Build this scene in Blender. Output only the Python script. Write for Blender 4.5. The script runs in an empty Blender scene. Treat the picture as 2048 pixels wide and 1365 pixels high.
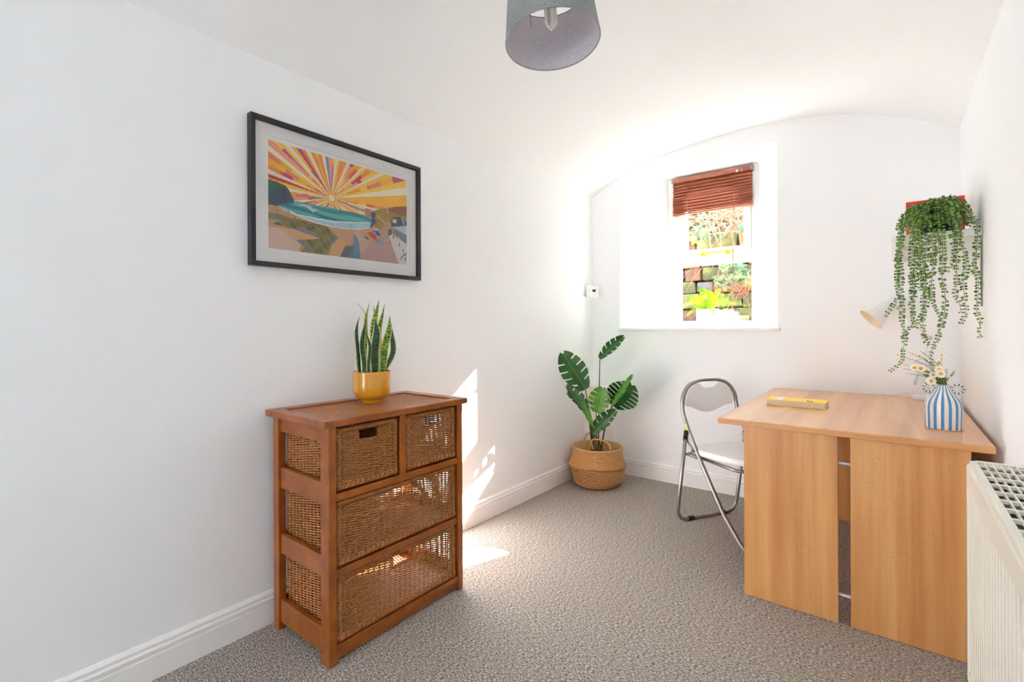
import bpy, math, random
import numpy as np
from mathutils import Vector, Matrix

random.seed(7); np.random.seed(7)
scene = bpy.context.scene
COL = scene.collection

# ---------------------------------------------------------------- camera
H = 1.12
FPX, CYPX, YAW, ROLL = 969.28, 654.106, .664302, -.0045425
def cam_axes():
    fw = np.array([-math.sin(YAW), math.cos(YAW), 0.0])
    rt = np.array([math.cos(YAW), math.sin(YAW), 0.0])
    up = np.cross(rt, fw)
    r = math.cos(ROLL)*rt + math.sin(ROLL)*up
    return r, np.cross(r, fw), fw
CR, CU, CW = cam_axes()
cam_data = bpy.data.cameras.new('camera')
cam = bpy.data.objects.new('camera', cam_data)
COL.objects.link(cam)
cam_data.sensor_width = 36
cam_data.lens = FPX/2048*36
cam_data.shift_y = -(682.5-CYPX)/2048
cam_data.clip_start = .02
cam.matrix_world = Matrix(((CR[0], CU[0], -CW[0], 0), (CR[1], CU[1], -CW[1], 0), (CR[2], CU[2], -CW[2], H), (0, 0, 0, 1)))
scene.camera = cam

# ---------------------------------------------------------------- light
world = bpy.data.worlds.new('sky'); scene.world = world
world.use_nodes = True
bg = world.node_tree.nodes['Background']
bg.inputs['Color'].default_value = (.78, .89, 1, 1)
bg.inputs['Strength'].default_value = 9
sun_data = bpy.data.lights.new('sun', 'SUN')
sun = bpy.data.objects.new('sun', sun_data); COL.objects.link(sun)
sun_data.energy = 135
sun_data.color = (.95, .98, 1)
sun_data.angle = math.radians(.6)
sun.location = (2, 9, 6)
sun.rotation_euler = Vector((-.36, -1, -.72)).to_track_quat('-Z', 'Y').to_euler()
scene.view_settings.view_transform = 'Standard'
scene.view_settings.look = 'None'
scene.view_settings.gamma = 1
scene.view_settings.use_curve_mapping = False
scene.view_settings.exposure = .8
scene.cycles.max_bounces = 14
scene.cycles.diffuse_bounces = 12
scene.cycles.transparent_max_bounces = 16

# ---------------------------------------------------------------- helpers
def ray(px, py): return CR*(px-1024)/FPX - CU*(py-CYPX)/FPX + CW
CAM = np.array([0, 0, H])
def ony(px, py, Y): d = ray(px, py); return CAM + d*(Y/d[1])
def onx(px, py, X): d = ray(px, py); return CAM + d*(X/d[0])
def onz(px, py, Z): d = ray(px, py); return CAM + d*((Z-H)/d[2])

class MB:
    def __init__(s): s.v = []; s.f = []; s.m = []; s.sm = []; s.n = 0; s.uv = []
    def add(s, verts, faces, mat=0, smooth=False, uv=None):
        verts = np.asarray(verts, float).reshape(-1, 3)
        s.v.append(verts)
        for i, f in enumerate(faces):
            s.f.append(tuple(int(k)+s.n for k in f))
            s.m.append(mat[i] if isinstance(mat, (list, tuple)) else mat)
            s.sm.append(smooth)
        s.uv.append(np.zeros((len(verts), 3)) if uv is None else np.asarray(uv, float))
        s.n += len(verts); return s
    def box(s, x0, x1, y0, y1, z0, z1, mat=0):
        v = [(x, y, z) for x in (x0, x1) for y in (y0, y1) for z in (z0, z1)]
        return s.add(v, [(0, 1, 3, 2), (4, 6, 7, 5), (0, 4, 5, 1), (2, 3, 7, 6), (0, 2, 6, 4), (1, 5, 7, 3)], mat)
    def tube(s, path, r, seg=8, closed=False, caps=True, mat=0, ref=None, flat=1.0):
        P = np.asarray(path, float); n = len(P)
        if closed: T = np.roll(P, -1, 0)-np.roll(P, 1, 0)
        else:
            T = np.empty_like(P); T[1:-1] = P[2:]-P[:-2]; T[0] = P[1]-P[0]; T[-1] = P[-1]-P[-2]
        T /= np.linalg.norm(T, axis=1)[:, None]+1e-12
        if ref is None:
            N = np.empty_like(P)
            a = np.array([0, 0, 1.]) if abs(T[0][2]) < .9 else np.array([1., 0, 0])
            k = a-T[0]*(a@T[0]); N[0] = k/np.linalg.norm(k)
            for i in range(1, n):
                k = N[i-1]-T[i]*(N[i-1]@T[i]); N[i] = k/(np.linalg.norm(k)+1e-12)
        else:
            ref = np.asarray(ref, float)
            N = ref-T*(T@ref)[:, None]; N /= np.linalg.norm(N, axis=1)[:, None]+1e-12
        B = np.cross(T, N)
        R = np.broadcast_to(np.asarray(r, float), (n,))[:, None, None]
        an = np.arange(seg)*2*math.pi/seg
        ring = (np.cos(an)[None, :, None]*N[:, None, :]*flat + np.sin(an)[None, :, None]*B[:, None, :])*R + P[:, None, :]
        i = np.arange(n if closed else n-1)[:, None]*seg; j = np.arange(seg)[None, :]
        i2 = ((np.arange(n if closed else n-1)+1) % n)[:, None]*seg; j2 = (j+1) % seg
        F = np.stack([i+j, i+j2, i2+j2, i2+j], -1).reshape(-1, 4).tolist()
        if caps and not closed:
            F.append(list(range(seg))[::-1]); F.append(list(range((n-1)*seg, n*seg)))
        return s.add(ring.reshape(-1, 3), F, mat, True)
    def lathe(s, prof, c=(0, 0, 0), seg=48, mat=0, matf=None, capb=True, capt=False, sx=1, sy=1, rad=None, smooth=True):
        n = len(prof); V = []
        for k, (r, z) in enumerate(prof):
            for i in range(seg):
                a = 2*math.pi*i/seg
                rr = r if rad is None else r+rad(k, i)
                V.append((c[0]+rr*math.cos(a)*sx, c[1]+rr*math.sin(a)*sy, c[2]+z))
        F = []; Mt = []
        for k in range(n-1):
            for i in range(seg):
                j = (i+1) % seg
                F.append((k*seg+i, k*seg+j, (k+1)*seg+j, (k+1)*seg+i)); Mt.append(matf(k, i) if matf else mat)
        if capb: F.append(tuple(range(seg))[::-1]); Mt.append(mat)
        if capt: F.append(tuple(range((n-1)*seg, n*seg))); Mt.append(mat)
        return s.add(V, F, Mt, smooth)
    def prism(s, poly, axis, a0, a1, mat=0):
        # poly: 2-D outline (counter-clockwise), extruded along axis index from a0 to a1
        n = len(poly); V = []
        for a in (a0, a1):
            for p, q in poly:
                w = [p, q]; w.insert(axis, a); V.append(w)
        F = [tuple(range(n)), tuple(range(n, 2*n))[::-1]]
        F += [(i, (i+1) % n, n+(i+1) % n, n+i) for i in range(n)]
        return s.add(V, F, mat)
    def helix(s, p0, p1, R, pitch, r, spt=7, seg=4, mat=0):
        p0 = np.asarray(p0, float); p1 = np.asarray(p1, float); d = p1-p0; L = np.linalg.norm(d); d /= L
        a = np.array([0, 0, 1.]) if abs(d[2]) < .9 else np.array([1., 0, 0])
        u = np.cross(d, a); u /= np.linalg.norm(u); w = np.cross(d, u)
        n = max(4, int(L/pitch*spt)); t = np.linspace(0, 1, n)
        th = t*L/pitch*2*math.pi
        P = p0+d*(t*L)[:, None]+R*(np.cos(th)[:, None]*u+np.sin(th)[:, None]*w)
        return s.tube(P, r, seg, caps=False, mat=mat, ref=d)
    def build(s, name, mats, parent=None, bevel=0, label=None, recalc=True, bseg=2):
        V = np.concatenate(s.v) if s.v else np.zeros((0, 3))
        root = parent
        while root is not None and root.parent is not None: root = root.parent
        if root is not None: V = V-np.array(root.location)
        me = bpy.data.meshes.new(name)
        me.from_pydata(V.tolist(), [], s.f)
        if not isinstance(mats, (list, tuple)): mats = [mats]
        for m in mats: me.materials.append(m)
        me.polygons.foreach_set('material_index', s.m)
        me.polygons.foreach_set('use_smooth', s.sm)
        if any(len(u) and u.any() for u in s.uv):
            at = me.attributes.new('luv', 'FLOAT_VECTOR', 'POINT')
            at.data.foreach_set('vector', np.concatenate(s.uv).ravel())
        me.update()
        o = bpy.data.objects.new(name, me); COL.objects.link(o)
        if parent is not None: o.parent = parent
        if bevel:
            b = o.modifiers.new('bevel', 'BEVEL'); b.width = bevel; b.segments = bseg; b.limit_method = 'ANGLE'; b.angle_limit = math.radians(40)
            b.harden_normals = False
        if label: o['label'] = label
        return o

def recalc(o):
    import bmesh
    b = bmesh.new(); b.from_mesh(o.data); bmesh.ops.recalc_face_normals(b, faces=b.faces); b.to_mesh(o.data); b.free(); return o
def thing(name, label, cat, loc, group=None):
    o = bpy.data.objects.new(name, None); COL.objects.link(o)
    o.location = loc; o.empty_display_size = .05
    o['label'] = label; o['category'] = cat
    if group: o['group'] = group
    return o
def tag(o, label, cat, group=None):
    o['label'] = label; o['category'] = cat
    if group: o['group'] = group
    return o
def struct(o, label, cat):
    o['kind'] = 'structure'; o['label'] = label; o['category'] = cat; return o
def box(x0, x1, y0, y1, z0, z1): return MB().box(x0, x1, y0, y1, z0, z1)
def smooth_path(pts, n=6):
    P = [np.asarray(p, float) for p in pts]; out = []
    for i in range(len(P)-1):
        p0 = P[max(i-1, 0)]; p1 = P[i]; p2 = P[i+1]; p3 = P[min(i+2, len(P)-1)]
        for k in range(n):
            t = k/n
            out.append(.5*((2*p1)+(-p0+p2)*t+(2*p0-5*p1+4*p2-p3)*t*t+(-p0+3*p1-3*p2+p3)*t**3))
    out.append(P[-1]); return np.array(out)
def fillet(pts, rad, n=6):
    P = [np.asarray(p, float) for p in pts]; out = [P[0]]
    for i in range(1, len(P)-1):
        a = P[i-1]-P[i]; b = P[i+1]-P[i]
        la, lb = np.linalg.norm(a), np.linalg.norm(b); k = min(rad, la*.49, lb*.49)
        p, q = P[i]+a/la*k, P[i]+b/lb*k
        for j in range(n+1):
            t = j/n; out.append((1-t)**2*p+2*t*(1-t)*P[i]+t*t*q)
    out.append(P[-1]); return np.array(out)

# ---------------------------------------------------------------- materials
def srgb(r, g, b):
    f = lambda c: (c/255/12.92 if c/255 <= .04045 else ((c/255+.055)/1.055)**2.4)
    return (f(r), f(g), f(b), 1)
def new_mat(name):
    m = bpy.data.materials.new(name); m.use_nodes = True
    nt = m.node_tree; return m, nt, nt.nodes['Principled BSDF']
def mat(name, c, rough=.5, c2=None, scale=(20, 20, 20), detail=3, lo=.35, hi=.65, bump=0, bscale=None, metal=0, spec=.5, coat=0, trans=0, sss=0):
    m, nt, p = new_mat(name)
    p.inputs['Base Color'].default_value = c
    p.inputs['Roughness'].default_value = rough
    p.inputs['Metallic'].default_value = metal
    p.inputs['Specular IOR Level'].default_value = spec
    if coat: p.inputs['Coat Weight'].default_value = coat; p.inputs['Coat Roughness'].default_value = .08
    if c2 is not None or bump:
        tc = nt.nodes.new('ShaderNodeTexCoord'); mp = nt.nodes.new('ShaderNodeMapping')
        nt.links.new(tc.outputs['Object'], mp.inputs['Vector']); mp.inputs['Scale'].default_value = scale
        no = nt.nodes.new('ShaderNodeTexNoise'); no.inputs['Scale'].default_value = 1; no.inputs['Detail'].default_value = detail
        nt.links.new(mp.outputs['Vector'], no.inputs['Vector'])
        if c2 is not None:
            cr = nt.nodes.new('ShaderNodeValToRGB')
            cr.color_ramp.elements[0].position = lo; cr.color_ramp.elements[0].color = c
            cr.color_ramp.elements[1].position = hi; cr.color_ramp.elements[1].color = c2
            nt.links.new(no.outputs['Fac'], cr.inputs['Fac']); nt.links.new(cr.outputs['Color'], p.inputs['Base Color'])
        if bump:
            bn = nt.nodes.new('ShaderNodeBump'); bn.inputs['Strength'].default_value = bump; bn.inputs['Distance'].default_value = .002
            src = no
            if bscale:
                mp2 = nt.nodes.new('ShaderNodeMapping'); mp2.inputs['Scale'].default_value = bscale
                nt.links.new(tc.outputs['Object'], mp2.inputs['Vector'])
                src = nt.nodes.new('ShaderNodeTexNoise'); src.inputs['Scale'].default_value = 1; src.inputs['Detail'].default_value = 3
                nt.links.new(mp2.outputs['Vector'], src.inputs['Vector'])
            nt.links.new(src.outputs['Fac'], bn.inputs['Height']); nt.links.new(bn.outputs['Normal'], p.inputs['Normal'])
    return m
def glass_mat(name, tint=(1, 1, 1, 1)):
    m, nt, p = new_mat(name); nt.nodes.remove(p)
    out = nt.nodes['Material Output']
    tr = nt.nodes.new('ShaderNodeBsdfTransparent'); tr.inputs['Color'].default_value = tint
    gl = nt.nodes.new('ShaderNodeBsdfGlossy'); gl.inputs['Roughness'].default_value = .02
    fr = nt.nodes.new('ShaderNodeFresnel'); fr.inputs['IOR'].default_value = 1.3
    mx = nt.nodes.new('ShaderNodeMixShader')
    nt.links.new(fr.outputs['Fac'], mx.inputs['Fac']); nt.links.new(tr.outputs['BSDF'], mx.inputs[1]); nt.links.new(gl.outputs['BSDF'], mx.inputs[2])
    nt.links.new(mx.outputs['Shader'], out.inputs['Surface']); return m
def carpet_mat():
    m, nt, p = new_mat('carpet_loop_pile')
    tc = nt.nodes.new('ShaderNodeTexCoord')
    def noise(sc, det=2, rough=.6):
        mp = nt.nodes.new('ShaderNodeMapping'); mp.inputs['Scale'].default_value = sc
        nt.links.new(tc.outputs['Object'], mp.inputs['Vector'])
        n = nt.nodes.new('ShaderNodeTexNoise'); n.inputs['Scale'].default_value = 1; n.inputs['Detail'].default_value = det; n.inputs['Roughness'].default_value = rough
        nt.links.new(mp.outputs['Vector'], n.inputs['Vector']); return n
    a = noise((95, 210, 100), 3, .7); b = noise((300, 420, 300), 1)
    mx = nt.nodes.new('ShaderNodeMix'); mx.data_type = 'FLOAT'; mx.inputs['Factor'].default_value = .4
    nt.links.new(a.outputs['Fac'], mx.inputs[2]); nt.links.new(b.outputs['Fac'], mx.inputs[3])
    cr = nt.nodes.new('ShaderNodeValToRGB'); e = cr.color_ramp.elements
    e[0].position = .38; e[0].color = srgb(56, 50, 45)
    e[1].position = .61; e[1].color = srgb(230, 222, 212)
    k = e.new(.47); k.color = srgb(137, 127, 118)
    k = e.new(.53); k.color = srgb(178, 168, 158)
    nt.links.new(mx.outputs[0], cr.inputs['Fac']); nt.links.new(cr.outputs['Color'], p.inputs['Base Color'])
    p.inputs['Roughness'].default_value = .95; p.inputs['Specular IOR Level'].default_value = .1
    bn = nt.nodes.new('ShaderNodeBump'); bn.inputs['Strength'].default_value = .6; bn.inputs['Distance'].default_value = .004
    nt.links.new(mx.outputs[0], bn.inputs['Height']); nt.links.new(bn.outputs['Normal'], p.inputs['Normal'])
    return m
def beech_mat(name, axis):
    m, nt, p = new_mat(name)
    tc = nt.nodes.new('ShaderNodeTexCoord')
    def noise(s, l, det=3):
        mp = nt.nodes.new('ShaderNodeMapping'); v = [s, s, s]; v[axis] = l; mp.inputs['Scale'].default_value = v
        nt.links.new(tc.outputs['Object'], mp.inputs['Vector'])
        n = nt.nodes.new('ShaderNodeTexNoise'); n.inputs['Scale'].default_value = 1; n.inputs['Detail'].default_value = det
        nt.links.new(mp.outputs['Vector'], n.inputs['Vector']); return n
    g = noise(16, .9, 4)
    cr = nt.nodes.new('ShaderNodeValToRGB'); e = cr.color_ramp.elements
    e[0].position = .33; e[0].color = srgb(197, 132, 72)
    e[1].position = .68; e[1].color = srgb(224, 170, 106)
    k = e.new(.5); k.color = srgb(212, 152, 90)
    nt.links.new(g.outputs['Fac'], cr.inputs['Fac'])
    fl = noise(420, 120, 1); patch = noise(9, 1.5, 1)
    r1 = nt.nodes.new('ShaderNodeMapRange'); r1.inputs['From Min'].default_value = .64; r1.inputs['From Max'].default_value = .74
    nt.links.new(fl.outputs['Fac'], r1.inputs['Value'])
    r2 = nt.nodes.new('ShaderNodeMapRange'); r2.inputs['From Min'].default_value = .48; r2.inputs['From Max'].default_value = .62; r2.inputs['To Max'].default_value = .75
    nt.links.new(patch.outputs['Fac'], r2.inputs['Value'])
    mu = nt.nodes.new('ShaderNodeMath'); mu.operation = 'MULTIPLY'
    nt.links.new(r1.outputs['Result'], mu.inputs[0]); nt.links.new(r2.outputs['Result'], mu.inputs[1])
    mx = nt.nodes.new('ShaderNodeMix'); mx.data_type = 'RGBA'; mx.inputs[7].default_value = srgb(140, 84, 44)
    nt.links.new(mu.outputs[0], mx.inputs['Factor']); nt.links.new(cr.outputs['Color'], mx.inputs[6])
    fine = noise(260, 4, 2)
    hs = nt.nodes.new('ShaderNodeMapRange'); hs.inputs['To Min'].default_value = .9; hs.inputs['To Max'].default_value = 1.1
    nt.links.new(fine.outputs['Fac'], hs.inputs['Value'])
    m2 = nt.nodes.new('ShaderNodeMix'); m2.data_type = 'RGBA'; m2.blend_type = 'MULTIPLY'; m2.inputs['Factor'].default_value = 1
    nt.links.new(mx.outputs[2], m2.inputs[6]); nt.links.new(hs.outputs['Result'], m2.inputs[7])
    nt.links.new(m2.outputs[2], p.inputs['Base Color'])
    p.inputs['Roughness'].default_value = .34
    p.inputs['Specular IOR Level'].default_value = .7
    return m
def snake_mat(name, dark, light, edge):
    m, nt, p = new_mat(name)
    at = nt.nodes.new('ShaderNodeAttribute'); at.attribute_name = 'luv'
    sp = nt.nodes.new('ShaderNodeSeparateXYZ'); nt.links.new(at.outputs['Vector'], sp.inputs[0])
    mp = nt.nodes.new('ShaderNodeMapping'); mp.inputs['Scale'].default_value = (.6, 40, 1)
    nt.links.new(at.outputs['Vector'], mp.inputs['Vector'])
    no = nt.nodes.new('ShaderNodeTexNoise'); no.inputs['Scale'].default_value = 1.5; no.inputs['Detail'].default_value = 2
    nt.links.new(mp.outputs['Vector'], no.inputs['Vector'])
    cr = nt.nodes.new('ShaderNodeValToRGB'); e = cr.color_ramp.elements
    e[0].position = .44; e[0].color = dark; e[1].position = .56; e[1].color = light
    nt.links.new(no.outputs['Fac'], cr.inputs['Fac'])
    ab = nt.nodes.new('ShaderNodeMath'); ab.operation = 'ABSOLUTE'; nt.links.new(sp.outputs['X'], ab.inputs[0])
    rg = nt.nodes.new('ShaderNodeMapRange'); rg.inputs['From Min'].default_value = .74; rg.inputs['From Max'].default_value = .82
    nt.links.new(ab.outputs[0], rg.inputs['Value'])
    mx = nt.nodes.new('ShaderNodeMix'); mx.data_type = 'RGBA'; mx.inputs[7].default_value = edge
    nt.links.new(rg.outputs['Result'], mx.inputs['Factor']); nt.links.new(cr.outputs['Color'], mx.inputs[6])
    nt.links.new(mx.outputs[2], p.inputs['Base Color']); p.inputs['Roughness'].default_value = .45
    return m
def panel_weave_mat():
    m, nt, p = new_mat('woven_cane_panel')
    tc = nt.nodes.new('ShaderNodeTexCoord')
    mp = nt.nodes.new('ShaderNodeMapping'); mp.inputs['Rotation'].default_value = (0, 0, math.radians(45)); mp.inputs['Scale'].default_value = (1, 1, 1)
    nt.links.new(tc.outputs['Object'], mp.inputs['Vector'])
    br = nt.nodes.new('ShaderNodeTexBrick'); br.inputs['Scale'].default_value = 60
    br.inputs['Color1'].default_value = srgb(198, 132, 78); br.inputs['Color2'].default_value = srgb(164, 98, 50); br.inputs['Mortar'].default_value = srgb(86, 44, 16)
    br.inputs['Mortar Size'].default_value = .04; br.inputs['Brick Width'].default_value = .9; br.inputs['Row Height'].default_value = .35
    nt.links.new(mp.outputs['Vector'], br.inputs['Vector'])
    nt.links.new(br.outputs['Color'], p.inputs['Base Color'])
    bn = nt.nodes.new('ShaderNodeBump'); bn.inputs['Strength'].default_value = .6; bn.inputs['Distance'].default_value = .002; bn.invert = True
    nt.links.new(br.outputs['Fac'], bn.inputs['Height']); nt.links.new(bn.outputs['Normal'], p.inputs['Normal'])
    p.inputs['Roughness'].default_value = .5
    return m
def attr_mat(name, rough=.6):
    m, nt, p = new_mat(name)
    at = nt.nodes.new('ShaderNodeAttribute'); at.attribute_name = 'print'
    nt.links.new(at.outputs['Color'], p.inputs['Base Color']); p.inputs['Roughness'].default_value = rough
    return m

WALL = mat('white_wall_paint', srgb(246, 247, 248), .7, bump=.08, scale=(60, 60, 60), spec=.25)
CEIL = mat('white_ceiling_paint', srgb(247, 247, 247), .75, bump=.05, scale=(40, 40, 40), spec=.2)
GLOSSW = mat('white_gloss_paint', srgb(245, 244, 242), .35, bump=.04, scale=(30, 30, 30))
CARPET = carpet_mat()
WOOD = mat('orange_stained_wood', srgb(136, 68, 14), .36, c2=srgb(162, 88, 26), scale=(14, 14, 14), detail=4, coat=.25)
WICK = mat('honey_wicker', srgb(150, 92, 44), .42, c2=srgb(196, 134, 76), scale=(90, 90, 260), detail=2)
WICKD = mat('dark_wicker_border', srgb(150, 86, 38), .4, c2=srgb(190, 124, 66), scale=(120, 120, 120), detail=2)
CANE = panel_weave_mat()
BEECHZ = beech_mat('beech_laminate_upright', 2); BEECHY = beech_mat('beech_laminate_top', 1); BEECHY.node_tree.nodes['Principled BSDF'].inputs['Coat Weight'].default_value = .6; BEECHY.node_tree.nodes['Principled BSDF'].inputs['Coat Roughness'].default_value = .22
BEECHX = beech_mat('beech_laminate_edge', 0)
BLACKF = mat('black_stained_frame', srgb(20, 20, 22), .55, c2=srgb(30, 30, 33), scale=(10, 60, 60))
MATB = mat('white_mount_board', srgb(248, 248, 247), .8, bump=.02, scale=(300, 300, 300))
PRINT = attr_mat('sunburst_print'); GLASS = glass_mat('clear_glass')
CHROME = mat('grey_metal_tube', srgb(150, 148, 144), .32, metal=.85, c2=srgb(170, 168, 164), scale=(6, 6, 6))
SILVER = mat('silver_bar', srgb(200, 200, 202), .35, metal=.6, c2=srgb(214, 214, 216), scale=(6, 6, 6))
VINYL = mat('white_vinyl', srgb(242, 242, 240), .5, bump=.08, scale=(200, 200, 200))
BLACKP = mat('black_plastic', srgb(24, 24, 26), .5, c2=srgb(32, 32, 34), scale=(30, 30, 30))
SHADEO = mat('grey_fabric_shade', srgb(130, 131, 129), .9, c2=srgb(150, 151, 149), scale=(300, 300, 120), bump=.2)
SHADEI = mat('lilac_grey_shade_lining', srgb(190, 184, 190), .9, c2=srgb(204, 198, 204), scale=(160, 160, 160), bump=.15)
WHITEP = mat('white_plastic', srgb(240, 240, 238), .4, c2=srgb(236, 236, 234), scale=(8, 8, 8))
CREAM = mat('cream_radiator_enamel', srgb(236, 232, 220), .35, c2=srgb(232, 228, 215), scale=(5, 5, 5))
DARKIN = mat('dark_convector_metal', srgb(58, 52, 48), .6, c2=srgb(84, 76, 68), scale=(40, 40, 40))
YPOT = mat('mustard_glazed_ceramic', srgb(206, 142, 26), .22, c2=srgb(214, 152, 36), scale=(12, 12, 12), coat=.4)
SOIL = mat('dark_soil', srgb(48, 36, 28), .95, c2=srgb(72, 54, 40), scale=(150, 150, 150), bump=.6)
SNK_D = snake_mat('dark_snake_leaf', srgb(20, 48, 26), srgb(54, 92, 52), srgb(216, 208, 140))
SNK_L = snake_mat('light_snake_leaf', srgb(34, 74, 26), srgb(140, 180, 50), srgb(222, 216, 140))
MON = mat('monstera_green', srgb(22, 74, 30), .38, c2=srgb(40, 104, 42), scale=(18, 18, 18))
MONL = mat('monstera_light_green', srgb(62, 128, 38), .4, c2=srgb(90, 156, 50), scale=(18, 18, 18))
STEM = mat('dark_green_stem', srgb(34, 52, 28), .5, c2=srgb(56, 80, 38), scale=(30, 30, 30))
VEIN = mat('pale_leaf_vein', srgb(120, 168, 90), .5, c2=srgb(100, 150, 76), scale=(30, 30, 30))
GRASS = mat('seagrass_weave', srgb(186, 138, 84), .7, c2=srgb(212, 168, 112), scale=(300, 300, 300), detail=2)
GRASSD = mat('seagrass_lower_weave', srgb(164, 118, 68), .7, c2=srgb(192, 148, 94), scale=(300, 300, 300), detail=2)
BUTTON = mat('button_leaf_green', srgb(26, 74, 16), .4, c2=srgb(124, 166, 54), scale=(75, 75, 75))
VSTEM = mat('vine_stem', srgb(60, 50, 44), .6, c2=srgb(70, 84, 44), scale=(60, 60, 60))
VBLUE = mat('blue_glaze_stripe', srgb(62, 128, 186), .18, c2=srgb(88, 150, 204), scale=(20, 20, 14), coat=.5)
VCREAM = mat('cream_glaze', srgb(240, 234, 224), .18, c2=srgb(234, 226, 214), scale=(20, 20, 20), coat=.5)
VDARK = mat('navy_glaze_dash', srgb(30, 48, 62), .3, c2=srgb(40, 58, 74), scale=(40, 40, 40))
PETAL = mat('white_petal', srgb(246, 242, 232), .7, c2=srgb(236, 230, 214), scale=(90, 90, 90))
YELLOW = mat('daisy_yellow', srgb(236, 178, 30), .7, c2=srgb(206, 140, 20), scale=(300, 300, 300))
FSTEM = mat('flower_stem_green', srgb(96, 118, 48), .6, c2=srgb(124, 140, 64), scale=(60, 60, 60))
YBOOK = mat('yellow_book_cover', srgb(248, 208, 44), .45, c2=srgb(244, 200, 36), scale=(8, 8, 8))
PAGES = mat('page_edges', srgb(236, 218, 190), .9, c2=srgb(222, 200, 168), scale=(4, 4, 600))
BLIND = mat('reddish_brown_slat', srgb(142, 74, 48), .45, c2=srgb(172, 98, 68), scale=(6, 60, 60))
CORD = mat('brown_cord', srgb(112, 66, 44), .8, c2=srgb(130, 80, 54), scale=(200, 200, 200))
BRASS = mat('brass_yellow', srgb(214, 176, 40), .3, metal=.5, c2=srgb(226, 190, 60), scale=(20, 20, 20))
FERN = mat('bright_fern_green', srgb(128, 172, 20), .5, c2=srgb(178, 206, 36), scale=(60, 60, 60))
RED = mat('red_frame_paint', srgb(206, 30, 24), .4, c2=srgb(216, 40, 30), scale=(12, 12, 12))
LINEN = mat('striped_linen_mount', srgb(176, 170, 120), .8, c2=srgb(206, 204, 180), scale=(40, 40, 90))
LAMPIN = mat('cream_lamp_lining', srgb(240, 222, 190), .5, c2=srgb(236, 216, 182), scale=(10, 10, 10))
LCD = mat('dark_display', srgb(40, 42, 42), .3, c2=srgb(54, 56, 56), scale=(60, 60, 60))
TUBEG = mat('bulb_glass', srgb(236, 234, 228), .2, c2=srgb(244, 242, 238), scale=(10, 10, 10))
STICK = mat('yellow_sticker', srgb(240, 214, 30), .5, c2=srgb(234, 206, 24), scale=(30, 30, 30))
GREYM = mat('grey_edge_metal', srgb(132, 134, 138), .4, metal=.4, c2=srgb(150, 152, 156), scale=(8, 8, 8))

# ================================================================= room shell
XL, XR, YW, YR = -1.87, .283, 3.43, -2.6
ARCH = np.array([(-1.87, 2.138), (-1.626, 2.268), (-1.463, 2.316), (-1.18, 2.371), (-.959, 2.397), (-.783, 2.405), (-.598, 2.400), (-.44, 2.389), (-.235, 2.360), (-.14, 2.337), (-.006, 2.290), (.12, 2.228), (.22, 2.176), (.283, 2.144)])
_pf = np.polyfit(ARCH[:, 0], ARCH[:, 1], 5)
def arch(x): return float(np.polyval(_pf, x))

m = MB().box(XL-.12, XR+.12, YR-.12, YW+.1, -.06, 0)
struct(m.build('floor', CARPET), 'grey-brown flecked loop-pile carpet covering the whole floor', 'carpet')

xs = np.linspace(XL, XR, 49)
m = MB(); V = []; ys = [YR, YW]
for y in ys:
    for x in xs: V.append((x, y, arch(x)))
n = len(xs)
m.add(V, [(i, i+1, n+i+1, n+i) for i in range(n-1)], 0, True)
m.add([(x, y, z+.14) for (x, y, z) in V], [(i, n+i, n+i+1, i+1) for i in range(n-1)], 0, True)
struct(m.build('ceiling', CEIL), 'white plastered barrel-vault ceiling arching between the side walls', 'ceiling')

struct(box(XL-.12, XL, YR, YW+.45, 0, arch(XL)).build('wall_left', WALL), 'white painted side wall carrying the framed sunburst print', 'wall')
struct(box(XR, XR+.12, YR, YW+.45, 0, arch(XR)).build('wall_right', WALL), 'white painted side wall carrying the shelf and radiator', 'wall')

# back wall with splayed window reveal
OX0, OX1, OZ0, OZ1 = -1.635, -.563, 1.100, 2.283     # opening on the room side
WX0, WX1, WZ1, WY = -1.385, -.738, 2.272, 3.80       # at the window
m = MB()
def wall_strip(x0, x1, zlo, zhi):
    m.add([(x0, YW, zlo(x0)), (x1, YW, zlo(x1)), (x1, YW, zhi(x1)), (x0, YW, zhi(x0))], [(0, 1, 2, 3)])
gx = sorted(set(list(np.linspace(XL, OX0, 8))+list(np.linspace(OX0, OX1, 28))+list(np.linspace(OX1, XR, 22))))
for a, b in zip(gx[:-1], gx[1:]):
    if a >= OX0-1e-6 and b <= OX1+1e-6:
        wall_strip(a, b, lambda x: 0, lambda x: OZ0)
        if arch(b) > OZ1: wall_strip(a, b, lambda x: min(OZ1, arch(x)), arch)
    else: wall_strip(a, b, lambda x: 0, arch)
YO = 3.90
# reveal faces: left jamb, right jamb, head, and the sill bed
for (xa, xb, ya, yb, xc, xd, za, zb) in ((OX0, WX0, YW, WY-.03, OX1, WX1, OZ1, WZ1), (WX0, WX0, WY-.03, YO, WX1, WX1, WZ1, WZ1)):
    m.add([(xa, ya, OZ0), (xa, ya, za), (xb, yb, zb), (xb, yb, OZ0)], [(0, 1, 2, 3)])
    m.add([(xc, ya, OZ0), (xc, ya, za), (xd, yb, zb), (xd, yb, OZ0)], [(3, 2, 1, 0)])
    m.add([(xa, ya, za), (xc, ya, za), (xd, yb, zb), (xb, yb, zb)], [(3, 2, 1, 0)])
    m.add([(xa, ya, OZ0), (xc, ya, OZ0), (xd, yb, OZ0), (xb, yb, OZ0)], [(0, 1, 2, 3)])
# outer skin
for (x0, x1, z0, z1) in ((XL-.12, WX0, 0, 2.9), (WX1, XR+.12, 0, 2.9), (WX0, WX1, 0, OZ0), (WX0, WX1, WZ1, 2.9)):
    m.add([(x0, YO, z0), (x1, YO, z0), (x1, YO, z1), (x0, YO, z1)], [(3, 2, 1, 0)], 1)
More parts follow.
